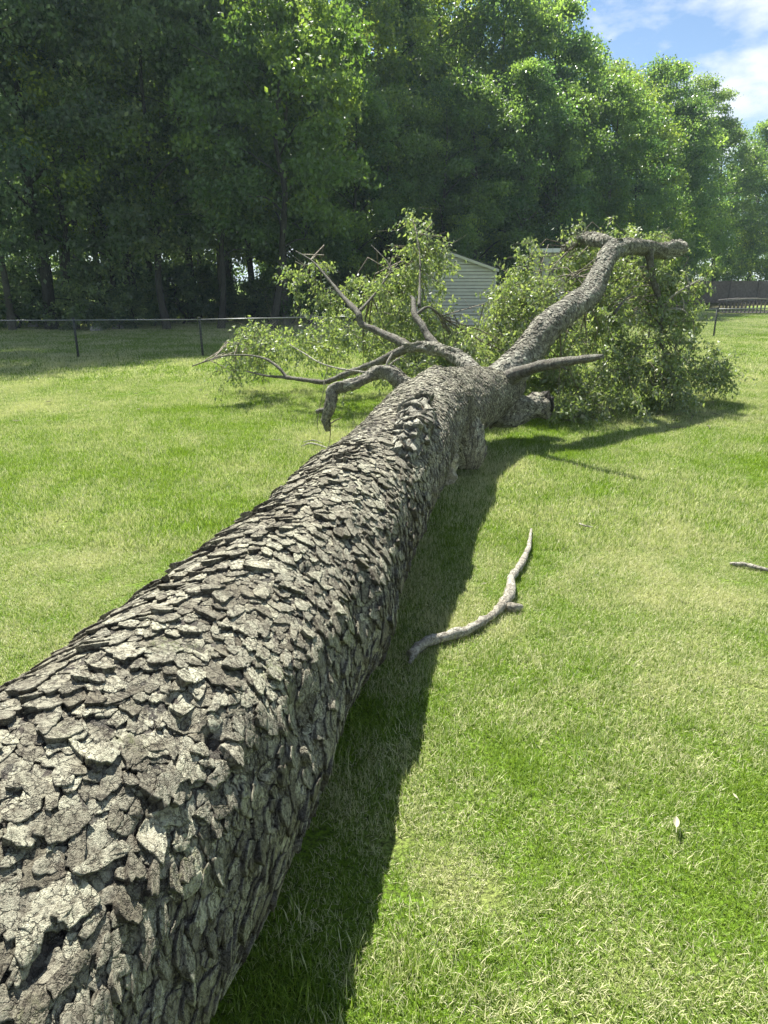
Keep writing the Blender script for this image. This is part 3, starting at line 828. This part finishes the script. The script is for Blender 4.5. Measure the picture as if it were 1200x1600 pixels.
V = np.concatenate(allV); V[..., 2] = np.maximum(V[..., 2], .012 + rl.uniform(0, .03, V.shape[:2]))
tint = rl.random(len(V))
dist = np.linalg.norm(V[:, 0] - [0, 0, CAM_H], axis=1)
order = np.argsort(dist); sing = order[:300]; rest = order[300:]
lm_cache = []
for k in sing:
    o0 = V[k, 0]
    me = mesh_from('leaf', V[k]-o0, LEAFF, M['fallen_leaf'], False, {'tint': np.full(5, tint[k])})
    o = link('leaf', me, tree); o.location = o0
VR = V[rest]; m_ = len(VR)
F = (np.arange(m_)[:, None, None]*5 + LEAFF[None]).reshape(-1, 3)
o = link('foliage', mesh_from('foliage', VR.reshape(-1, 3), F, M['fallen_leaf'], False, {'tint': np.repeat(tint[rest], 5)}), tree); o['kind'] = 'stuff'
TV = []; TF = []; nn = 0
for a, mid, b, r in twig_parts:
    k = 4
    cs = [a, mid, b]; rs = [r, r*.75, r*.35]
    d = (b-a)/(np.linalg.norm(b-a)+1e-9); s = np.cross(d, [.3, .2, 1.]); s /= np.linalg.norm(s); q = np.cross(s, d)
    for c_, r_ in zip(cs, rs):
        for w in range(3): TV.append(c_ + r_*(math.cos(w*2.094)*s + math.sin(w*2.094)*q))
    for g in range(2):
        for w in range(3):
            TF.append([nn+g*3+w, nn+g*3+(w+1) % 3, nn+g*3+3+(w+1) % 3, nn+g*3+3+w])
    nn += 9
o = link('twigs', mesh_from('twigs', np.array(TV), np.array(TF), M['twig_bark'], True), tree); o['kind'] = 'stuff'

# ------------------------------------------------------------------ sticks and leaves on the grass
def ground_stick(name, label, rows, mat, seg=10, rough=.42, freq=20, seed=0, n=8, extra=None, cat='stick'):
    pts = []
    for px, py, r, lift in rows:
        g = on_ground(px, py, .03); r *= .84; pts.append((g[0], g[1], r + lift, r))
    o0 = np.array(pts[0][:3]) * [1, 1, 0]
    t = thing(name, label, cat, tuple(o0))
    loc = [(p[0]-o0[0], p[1]-o0[1], p[2], p[3]) for p in pts]
    v, f, _ = tube_mesh(loc, seg, n, rough, freq, seed)
    link('stem', mesh_from('stem', v, f, M[mat], True), t)
    for ex in (extra or []):
        q = []
        for px, py, r, lift in ex:
            g = on_ground(px, py, .03); q.append((g[0]-o0[0], g[1]-o0[1], r+lift, r))
        v, f, _ = tube_mesh(q, 8, 6, rough, freq, seed+1); link('side_stub', mesh_from('side_stub', v, f, M[mat], True), t)
    return t
ground_stick('dead_branch', 'long bleached crooked dead branch lying on the grass right of the trunk shadow',
    [(640, 1022, .030, .01), (665, 1008, .034, .015), (705, 995, .032, .012), (745, 978, .030, .010), (778, 955, .032, .012), (795, 935, .034, .015),
     (800, 905, .028, .02), (815, 882, .024, .025), (825, 860, .019, .03), (830, 828, .010, .03)], 'dead_wood', seg=14, seed=3,
    extra=[[(792, 950, .026, .01), (805, 950, .024, .01), (815, 946, .012, .01)], [(655, 1012, .02, .02), (648, 1022, .018, .01), (640, 1030, .008, .0)]])
ground_stick('broken_stick', 'short grey stick entering at the right edge of the lawn',
    [(1141, 879, .014, .01), (1165, 881, .018, .012), (1190, 887, .018, .01), (1225, 893, .015, .01)], 'dead_wood', seed=5)
ground_stick('twig_pair', 'thin curved pale twig on the grass under the drooping hooked limb',
    [(470, 697, .006, .02), (485, 694, .011, .03), (503, 697, .011, .02), (520, 702, .008, .01)], 'dead_wood', seed=6, extra=[[(474, 691, .005, .03), (490, 689, .007, .03), (505, 692, .006, .02)]], cat='twig')
ground_stick('twig_bit', 'tiny straw coloured twig lying on the far left lawn', [(420, 686, .004, .02), (440, 686, .004, .02)], 'dead_wood', seed=7, cat='twig')
ground_stick('twig_bit', 'small pale twig beside the shadow above the dead branch', [(905, 819, .006, .03), (915, 823, .008, .03), (926, 824, .004, .03)], 'dead_wood', seed=8, cat='twig')

rw = random.Random(9)
for k in range(14):
    px, py = rw.choice([(rw.uniform(880, 1120), rw.uniform(645, 675)), (rw.uniform(350, 560), rw.uniform(600, 640)), (rw.uniform(1080, 1150), rw.uniform(590, 630))])
    dx, dy = rw.uniform(-22, 22), rw.uniform(-5, 5)
    ground_stick('snapped_twig', 'short snapped twig lying on the grass at the foot of the fallen crown', [(px-dx, py-dy, .005, .02), (px+dx*.2, py+dy*.4+rw.uniform(-2, 2), .007, .03), (px+dx, py+dy, .004, .02)], 'twig_bark', seg=5, n=3, seed=k+70, cat='twig')['group'] = 'snapped twigs under the fallen crown'

def curled_leaf(name, px, py, size, rz, label, group=None):
    g = on_ground(px, py, .03); t = thing(name, label, 'leaf', (g[0], g[1], .035), rz, group)
    V = []; nu, nv = 9, 5
    for i in range(nu):
        u = i/(nu-1); w = math.sin(PI*min(1, u*1.0))**.8*.17*size
        for j in range(nv):
            v = j/(nv-1)*2-1
            V.append((u*size - size/2, v*w, .5*size*(u-.5)**2*1.2 + abs(v)*w*.9 + .002))
    F = [[i*nv+j, (i+1)*nv+j, (i+1)*nv+j+1, i*nv+j+1] for i in range(nu-1) for j in range(nv-1)]
    o = link('blade', mesh_from('blade', np.array(V), F, M['pale_leaf'], True), t)
    mb = MB(); mb.prism((-size*.75, 0, .004), (-size*.45, 0, .01), .0012, 5); mb.build('stalk', M['pale_leaf'], t)
    return t
curled_leaf('fallen_leaf', 1056, 1290, .06, 1.2, 'curled pale dry leaf on the foreground grass at lower right')
curled_leaf('fallen_leaf', 1148, 1247, .028, 1.7, 'small pale leaf up and to the right of the curled dry leaf')
curled_leaf('fallen_leaf', 757, 914, .035, .3, 'small pale yellow leaf on grass just above the dead branch bend')
curled_leaf('fallen_leaf', 1012, 1488, .022, 2.3, 'small dry leaf near the bottom right of the lawn')
rs = random.Random(5)
for k in range(26):
    px, py = rs.choice([(rs.uniform(1080, 1180), rs.uniform(545, 620)), (rs.uniform(850, 1150), rs.uniform(640, 690)), (rs.uniform(0, 520), rs.uniform(610, 660))])
    curled_leaf('fallen_leaf', px, py, rs.uniform(.06, .1), rs.uniform(0, 6.2), 'single torn leaf dropped on the lawn around the fallen crown', 'torn leaves scattered on the lawn')

# ------------------------------------------------------------------ wire fence
A = np.array([-4.54, 18.0]); B = np.array([11.34, 24.9]); W = np.array([-7.54, 17.7])
dAB = (B-A)/6
fpts = [W + (W-A)*k*1.0 for k in range(5, 0, -1)] + [W] + [A + dAB*k for k in range(0, 10)]
FH = .92
fence = thing('wire_fence', 'low chain link fence on dark posts crossing the back of the lawn', 'fence', (A[0], A[1], 0))
for k, p in enumerate(fpts):
    l = p - A; mb = MB(); mb.prism((l[0], l[1], -.1), (l[0] + .02*math.sin(k*5), l[1], FH), .03, 8); mb.prism((l[0] + .02*math.sin(k*5), l[1], FH), (l[0] + .02*math.sin(k*5), l[1], FH+.05), .036, 8)
    mb.build('post', M['post_paint'], fence, True)
for a, b in zip(fpts[:-1], fpts[1:]):
    a = a-A; b = b-A; mb = MB(); mb.prism((a[0], a[1]-.035, FH-.01), (b[0], b[1]-.035, FH-.01), .016, 8); mb.build('top_rail', M['galv'], fence, True)
mb = MB()
for a, b in zip(fpts[:-1], fpts[1:]):
    a = a-A; b = b-A; L = np.linalg.norm(b-a); e = (b-a)/L; step = .075
    for k in range(int(-FH/step), int(L/step)+1):
        for sg in (1, -1):
            s0 = k*step if sg == 1 else k*step + FH; s1 = s0 + sg*FH; z0, z1 = .03, FH-.03
            lo, hi = (s0, s1) if sg == 1 else (s0, s1)
            # clip to the bay
            def cl(s, z, s2, z2):
                if s < 0: z = z + (z2-z)*(0-s)/(s2-s); s = 0
                if s > L: z = z + (z2-z)*(L-s)/(s2-s); s = L
                return s, z
            if max(s0, s1) <= 0 or min(s0, s1) >= L: continue
            p0 = cl(s0, z0, s1, z1); p1 = cl(s1, z1, s0, z0)
            if abs(p0[0]-p1[0]) < .01: continue
            q0 = (a[0]+e[0]*p0[0], a[1]+e[1]*p0[0]-.05, p0[1]); q1 = (a[0]+e[0]*p1[0], a[1]+e[1]*p1[0]-.05, p1[1])
            mb.prism(q0, q1, .0014, 3)
mb.build('wire_mesh', M['galv'], fence, kind='stuff')

# ------------------------------------------------------------------ sheds
def gable_shed(name, label, loc, rz, w, dpt, eave, rise):
    t = thing(name, label, 'shed', loc, rz)
    mb = MB(); hw = w/2; ex = .135
    z = .05
    def width_at(z): return hw if z <= eave else max(.02, hw*(1-(z-eave)/rise))
    while z < eave+rise-.03:   # lap siding, each course leaning out at its foot
        z1 = min(z+ex-.02, eave+rise); wa, wb_ = width_at(z), width_at(z1)
        for sy, y in ((-1, 0), (1, dpt)):
            mb.add([(-wa, y+sy*.034, z), (wa, y+sy*.034, z), (wb_, y+sy*.004, z1), (-wb_, y+sy*.004, z1), (-wa, y-sy*.02, z), (wa, y-sy*.02, z)], [[0, 1, 2, 3], [0, 4, 5, 1]])
        if z < eave:
            for sx in (-1, 1):
                mb.add([(sx*(hw+.022), 0, z), (sx*(hw+.022), dpt, z), (sx*(hw+.004), dpt, min(z1, eave)), (sx*(hw+.004), 0, min(z1, eave)), (sx*(hw-.02), 0, z), (sx*(hw-.02), dpt, z)], [[0, 1, 2, 3], [0, 4, 5, 1]])
        z = z + ex
    mb.build('siding', M['siding'], t)
    shade_core = MB(); ci = .022
    pr = [(-hw+ci, 0), (hw-ci, 0), (hw-ci, eave), (0, eave+rise-ci), (-hw+ci, eave)]
    shade_core.add([(x, ci, q) for x, q in pr] + [(x, dpt-ci, q) for x, q in pr], [[0, 1, 2, 3, 4], [9, 8, 7, 6, 5]] + [[i, (i+1) % 5, 5+(i+1) % 5, 5+i] for i in range(5)])
    shade_core.build('wall', M['board'], t)  # dark backing put behind the gaps as shade lines under the laps
    for sx in (-1, 1):
        r = MB(); o = .16
        sl = rise/hw
        a = [(0, -o, eave+rise+.03), (sx*(hw+o), -o, eave+.03-sl*o), (sx*(hw+o), dpt+o, eave+.03-sl*o), (0, dpt+o, eave+rise+.03)]
        r.add(a + [(x, y, z_+.05) for x, y, z_ in a], [[0, 1, 2, 3], [4, 5, 6, 7], [0, 1, 5, 4], [1, 2, 6, 5], [2, 3, 7, 6], [3, 0, 4, 7]])
        r.build('roof', M['roofing'], t)
        f = MB(); f.bar((0, -o-.012, eave+rise+.0), (sx*(hw+o), -o-.012, eave-sl*o), .02, .10); f.build('fascia', M['siding'], t)
        c = MB(); c.box(sx*hw-.05+sx*.03, sx*hw+.05+sx*.03, -.045, .0, .03, eave); c.build('corner_board', M['siding'], t)
    return t
gable_shed('garden_shed', 'sage green gabled shed with lap siding behind the fallen crown', (2.75, 31, 0), -.10, 3.7, 3.0, 2.28, .62)

def lean_shed(loc, rz):
    t = thing('small_outbuilding', 'pale outbuilding with flat white edged roof half hidden behind the fallen crown', 'outbuilding', loc, rz)
    mb = MB(); mb.box(-.75, .75, 0, 2.2, 0, 3.05)
    mb.build('wall', M['siding'], t)
    r = MB(); r.box(-.95, .95, -.25, 2.4, 3.12, 3.22); r.build('roof', M['roofing'], t)
    f = MB(); f.box(-.97, .97, -.30, -.252, 3.08, 3.26); f.build('fascia', M['trim'], t)
    p = MB(); p.box(-.45, -.30, -.06, -.002, .3, 3.0); p.build('door_post', M['board'], t)
    w = MB(); w.box(.0, .6, -.03, -.001, 1.6, 2.6); w.build('window', M['board'], t)
    return t
lean_shed((7.75, 35, 0), -.2)

# privacy fence -----------------------------------------------------
pf = thing('privacy_fence', 'dark weathered board fence along the shaded edge of the far lawn', 'fence', (28, 64, 0), .05)
mb = MB(); r_ = random.Random(2)
for k in range(220):
    x = -8 + k*.15; mb.box(x, x+.142, r_.uniform(0, .012), .03, .05, 1.85 + r_.uniform(-.012, .012))
mb.build('board', M['board'], pf, kind='stuff')
for k in range(14):
    mb = MB(); mb.box(-8+k*2.5, -8+k*2.5+.1, -.09, -.012, 0, 1.95); mb.build('post', M['board'], pf)

# little arched bridge with balusters ---------------------------------
br = thing('garden_bridge', 'low wooden garden bridge with arched rails and balusters near the right edge', 'bridge', (20.9, 41.5, 0), -.06)
def arch(x): return .78 + .10*max(0, min(1, (x+1.5)/1.1)) if x < 0 else .88 - .10*max(0, min(1, (x-.6)/1.1))
for y in (0, .95):
    for k in range(15):
        x = -1.5 + k*.215; mb = MB(); mb.box(x-.03, x+.03, y-.03, y+.03, .1, arch(x)-.08); mb.build('baluster', M['bridge_wood'], br)
    xs_ = [-1.6, -.5, .6, 1.7]
    for a, b in zip(xs_[:-1], xs_[1:]):
        mb = MB(); mb.bar((a, y, arch(a)), (b, y, arch(b)), .16, .06); mb.build('handrail', M['bridge_rail'], br)
for k in range(22):
    x = -1.62 + k*.152; mb = MB(); mb.box(x, x+.14, -.05, 1.0, .10, .14); mb.build('deck_plank', M['bridge_wood'], br)

# ------------------------------------------------------------------ standing trees
def tree_variant(seed, H, R, base, leafmat, trunkmat, r0=.3, nclump=80, per=520, lsize=.15, hang=.5, lean=0.0, shape=1.0, hole=.0):
    r = np.random.default_rng(seed)
    tx = lean
    tp = [(0, 0, -.1, r0*1.25)]
    x = y = 0
    for k in range(1, 8):
        x += r.normal(0, .12) + tx*H/8*.15; y += r.normal(0, .12); z = H*.92*k/7
        tp.append((x, y, z, r0*(1-.86*k/7)))
    parts = []
    v, f, t = tube_mesh(tp, 9, 5, .1, 2, seed, cap=False); parts.append((v, f))
    ends = []
    nl = 13
    for k in range(nl):
        q = t.L*(max(base/H, .22) + (.93-max(base/H, .22))*k/nl)
        c, a, b, rr_ = t.ev(np.array([q])); c = c[0]; az = k*2.4 + r.uniform(-.4, .4)
        zr = c[2]/H; Rl = R*shape_r(zr, base/H, shape)*r.uniform(.65, .95)
        tip = c + [math.cos(az)*Rl, math.sin(az)*Rl, Rl*r.uniform(.15, .6)]
        mid = (c+tip)/2 + [0, 0, Rl*.12]
        v, f, _ = tube_mesh([(*c, rr_[0]*.5), (*mid, rr_[0]*.28), (*tip, .015)], 5, 4, .1, 3, seed+k, cap=False); parts.append((v, f))
    V, F = merge(parts)
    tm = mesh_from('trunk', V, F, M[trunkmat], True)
    # crown: uneven clumps, denser near the outside
    cz = r.uniform(0, 1, nclump)**.85; z = base + (H-base)*cz
    az = r.uniform(0, 2*PI, nclump); rad = R*np.array([shape_r(q/H, base/H, shape) for q in z])*r.uniform(.12, 1.0, nclump)**.42
    C = np.stack([np.cos(az)*rad + np.interp(z, t.c[:, 2], t.c[:, 0]), np.sin(az)*rad + np.interp(z, t.c[:, 2], t.c[:, 1]), z], 1)
    cr = r.uniform(.38, 1.05, nclump)*R/4.0
    n = nclump*per
    ci = np.repeat(np.arange(nclump), per)
    u = r.normal(size=(n, 3)); u /= np.linalg.norm(u, axis=1)[:, None]
    rd = r.random(n)**.5
    # sprays: leaves gather along a few directions within a clump
    Pp = C[ci] + u*(rd*cr[ci])[:, None]*[1.15, 1.15, .72]
    spray = r.normal(0, 1, (nclump*14, 3)); spray /= np.linalg.norm(spray, axis=1)[:, None]
    si = ci*14 + r.integers(0, 14, n)
    k = r.random(n) < .5
    along = r.random(n)**.8
    Sp = C[ci] + spray[si]*(along*cr[ci]*1.35)[:, None]*[1.2, 1.2, .7] + r.normal(0, .10, (n, 3)) - np.stack([0*along, 0*along, hang*along**2*cr[ci]*r.random(n)], 1)
    Pp = np.where(k[:, None], Sp, Pp)
    Pp[:, 2] = np.maximum(Pp[:, 2], .15)
    D = r.normal(0, .6, (n, 3)) + [0, 0, -.5]; D /= np.linalg.norm(D, axis=1)[:, None]
    sd = np.cross(D, r.normal(0, 1, (n, 3)) + [0, 0, .3]); sd /= np.linalg.norm(sd, axis=1)[:, None]
    nm = np.cross(sd, D)
    s = (lsize*r.uniform(.6, 1.3, n))[:, None]
    V = np.stack([Pp, Pp + D*s*.5 + sd*s*.32 + nm*s*.1, Pp + D*s, Pp + D*s*.5 - sd*s*.32 + nm*s*.1], 1)
    F = (np.arange(n)[:, None, None]*4 + np.array([[0, 1, 2], [0, 2, 3]])[None]).reshape(-1, 3)
    tn = np.clip(.45 + .45*r.normal(size=nclump)[ci] + .15*r.normal(size=n), 0, 1)
    cm = mesh_from('crown', V.reshape(-1, 3), F, M[leafmat], False, {'tint': np.repeat(tn, 4)})
    return tm, cm

def shape_r(z, b, shape):
    t = min(1, max(0, (z-b)/(1-b)))
    return max(.08, (math.sin(PI*(t*.86+.10))**.75))*shape*(1.1 - .25*t)

VAR = {
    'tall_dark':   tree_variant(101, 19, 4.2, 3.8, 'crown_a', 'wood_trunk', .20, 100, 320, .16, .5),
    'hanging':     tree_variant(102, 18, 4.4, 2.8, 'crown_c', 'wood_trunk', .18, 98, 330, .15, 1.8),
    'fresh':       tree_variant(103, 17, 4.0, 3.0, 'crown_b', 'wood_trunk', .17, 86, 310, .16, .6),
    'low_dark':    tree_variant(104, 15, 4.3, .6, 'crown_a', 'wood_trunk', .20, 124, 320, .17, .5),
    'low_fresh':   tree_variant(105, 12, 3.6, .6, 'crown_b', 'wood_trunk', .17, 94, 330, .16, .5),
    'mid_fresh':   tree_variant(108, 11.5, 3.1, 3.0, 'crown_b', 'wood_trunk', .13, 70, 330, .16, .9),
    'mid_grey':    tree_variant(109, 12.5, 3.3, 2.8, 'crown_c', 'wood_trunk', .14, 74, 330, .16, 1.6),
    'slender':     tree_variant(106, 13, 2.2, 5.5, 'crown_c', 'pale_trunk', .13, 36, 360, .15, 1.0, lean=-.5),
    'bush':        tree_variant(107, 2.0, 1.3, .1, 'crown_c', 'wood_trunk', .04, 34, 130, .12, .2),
}
def put_tree(kind, px, d, sc=1.0, rz=None, label=None, group=None, name='tree', cat='tree', top=None):
    x = (px-600)/1100*(d*cP + (CAM_H)*sP)      # keeps the base under the photo column at that distance
    tm, cm = VAR[kind]
    o = thing(name, label, cat, (x, d, 0), random.uniform(0, 6.28) if rz is None else rz, group)
    o.scale = (sc, sc, sc if top is None else top)
    link('trunk', tm, o); link('crown', cm, o)
    return o
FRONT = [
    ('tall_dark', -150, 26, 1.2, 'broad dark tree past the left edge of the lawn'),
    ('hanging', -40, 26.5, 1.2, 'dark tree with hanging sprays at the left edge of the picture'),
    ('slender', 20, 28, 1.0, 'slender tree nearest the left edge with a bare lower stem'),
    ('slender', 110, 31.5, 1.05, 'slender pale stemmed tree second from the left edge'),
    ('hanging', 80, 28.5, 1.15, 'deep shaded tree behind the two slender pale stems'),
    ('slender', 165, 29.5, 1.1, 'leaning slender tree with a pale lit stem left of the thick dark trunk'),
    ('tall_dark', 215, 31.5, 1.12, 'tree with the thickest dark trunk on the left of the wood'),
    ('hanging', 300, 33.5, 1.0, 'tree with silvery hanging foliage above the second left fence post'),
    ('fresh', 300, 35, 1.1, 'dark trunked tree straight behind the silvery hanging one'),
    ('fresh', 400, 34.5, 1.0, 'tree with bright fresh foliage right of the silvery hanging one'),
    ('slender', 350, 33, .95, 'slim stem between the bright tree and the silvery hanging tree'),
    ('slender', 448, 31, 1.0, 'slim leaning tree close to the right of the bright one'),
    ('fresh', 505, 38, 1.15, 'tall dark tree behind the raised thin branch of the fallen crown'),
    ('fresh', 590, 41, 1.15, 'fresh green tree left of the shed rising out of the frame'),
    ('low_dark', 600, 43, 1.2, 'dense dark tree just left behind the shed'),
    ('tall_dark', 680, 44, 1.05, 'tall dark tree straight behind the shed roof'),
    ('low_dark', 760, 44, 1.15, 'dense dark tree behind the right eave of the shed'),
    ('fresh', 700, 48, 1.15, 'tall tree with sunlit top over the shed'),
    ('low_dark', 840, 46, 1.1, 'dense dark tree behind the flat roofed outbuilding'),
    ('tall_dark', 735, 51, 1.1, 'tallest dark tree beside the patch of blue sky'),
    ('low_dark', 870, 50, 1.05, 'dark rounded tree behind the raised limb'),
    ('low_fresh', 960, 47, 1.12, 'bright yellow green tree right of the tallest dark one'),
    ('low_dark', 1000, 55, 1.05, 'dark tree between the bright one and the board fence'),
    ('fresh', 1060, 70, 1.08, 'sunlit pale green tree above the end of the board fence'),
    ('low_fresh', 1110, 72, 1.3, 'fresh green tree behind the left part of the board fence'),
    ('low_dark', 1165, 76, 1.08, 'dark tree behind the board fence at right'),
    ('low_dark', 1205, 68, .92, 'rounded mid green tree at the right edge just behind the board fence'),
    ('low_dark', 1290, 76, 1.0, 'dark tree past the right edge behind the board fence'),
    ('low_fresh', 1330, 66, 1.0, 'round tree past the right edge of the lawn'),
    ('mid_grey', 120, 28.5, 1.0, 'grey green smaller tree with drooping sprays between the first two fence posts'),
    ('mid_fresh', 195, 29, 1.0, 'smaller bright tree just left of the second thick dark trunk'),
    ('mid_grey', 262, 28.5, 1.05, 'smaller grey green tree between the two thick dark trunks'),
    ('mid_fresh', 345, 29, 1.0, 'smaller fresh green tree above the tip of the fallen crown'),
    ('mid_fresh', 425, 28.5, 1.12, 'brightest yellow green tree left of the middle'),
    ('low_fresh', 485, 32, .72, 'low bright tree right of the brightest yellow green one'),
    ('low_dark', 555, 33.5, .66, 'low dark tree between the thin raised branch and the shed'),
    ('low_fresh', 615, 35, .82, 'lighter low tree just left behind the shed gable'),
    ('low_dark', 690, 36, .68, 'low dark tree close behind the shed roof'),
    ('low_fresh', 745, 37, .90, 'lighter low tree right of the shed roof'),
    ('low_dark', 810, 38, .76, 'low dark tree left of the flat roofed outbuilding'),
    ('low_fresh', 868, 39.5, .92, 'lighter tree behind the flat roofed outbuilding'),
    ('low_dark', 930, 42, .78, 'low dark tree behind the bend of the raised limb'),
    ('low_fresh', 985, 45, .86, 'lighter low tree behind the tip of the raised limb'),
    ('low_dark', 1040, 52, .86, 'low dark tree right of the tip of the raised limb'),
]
for kind, px, d, sc, lab in FRONT:
    put_tree(kind, px, d, sc, label=lab)
BACK = [(1015, 66), (1075, 82), (1130, 86), (-120, 38), (0, 40), (130, 39), (240, 42), (360, 40), (440, 41), (540, 43), (640, 46), (690, 50), (760, 56), (930, 66), (1030, 78), (1150, 82), (1240, 84), (70, 48), (200, 52), (470, 50), (320, 50)]
for k, (px, d) in enumerate(BACK):
    put_tree(['tall_dark', 'hanging', 'fresh'][k % 3] if px < 560 else ['low_dark', 'fresh'][k % 2], px, d, random.uniform(.95, 1.12) * (1.0 if px < 950 else .85), label='shaded tree standing deep in the wood behind the front row', group='trees deep in the wood')
for k in range(15):
    px = -160 + k*58
    put_tree(['low_dark', 'low_fresh'][k % 3 == 1], px, 58 + 4*math.sin(k*2.1), random.uniform(1.1, 1.3), label='shaded tree standing deep in the wood behind the front row', group='trees deep in the wood')
for k in range(40):
    px = -120 + (k % 26)*27 + random.uniform(-10, 10); d = random.uniform(31.5, 36) if k < 26 else random.uniform(28, 31)
    put_tree('bush', px, d, random.uniform(.6, 1.25), label='low leafy bush on the shaded floor of the wood edge', group='bushes along the wood edge', name='bush', cat='bush')
for px, d, s, lab in ((1045, 66, 2.2, 'large bush at the left end of the board fence'), (905, 44, 2.4, 'large bush in front of the dark rounded tree'), (1000, 50, 2.4, 'large bush between the raised limb and the board fence')):
    put_tree('bush', px, d, s, label=lab, name='bush', cat='bush')
# rocks at the wood edge
for k, px in enumerate((52, 185, 150)):
    g = on_ground(px, 512 + 3*k); t = MB()
    th_ = np.linspace(0, 2*PI, 9)[:-1]
    vs = [(math.cos(a)*.28*random.uniform(.8, 1.2), math.sin(a)*.22*random.uniform(.8, 1.2), 0) for a in th_] + [(math.cos(a)*.2*random.uniform(.8, 1.2), math.sin(a)*.15*random.uniform(.8, 1.2), .17*random.uniform(.8, 1.2)) for a in th_] + [(0, 0, .2)]
    t.add(vs, [[i, (i+1) % 8, 8+(i+1) % 8, 8+i] for i in range(8)] + [[8+i, 8+(i+1) % 8, 16] for i in range(8)])
    o = t.build('rock', M['rock']); o.location = tuple(g); o['label'] = 'small grey rock on the shaded ground at the wood edge'; o['category'] = 'rock'; o['group'] = 'rocks at the wood edge'

# ------------------------------------------------------------------ thin bluish volume added to imitate lens glare over the wood
hz = bpy.data.materials.new('glare_haze'); hz.use_nodes = True; hn = hz.node_tree; hn.nodes.clear()
ho = hn.nodes.new('ShaderNodeOutputMaterial'); hv = hn.nodes.new('ShaderNodeVolumePrincipled')
hv.inputs['Color'].default_value = (.66, .86, 1.0, 1); hv.inputs['Density'].default_value = .00045; hv.inputs['Anisotropy'].default_value = .2
hn.links.new(hv.outputs[0], ho.inputs['Volume'])
mb = MB(); mb.box(-950, 950, -250, 1600, -1.0, 32); mb.build('glare_haze', hz, kind='stuff')
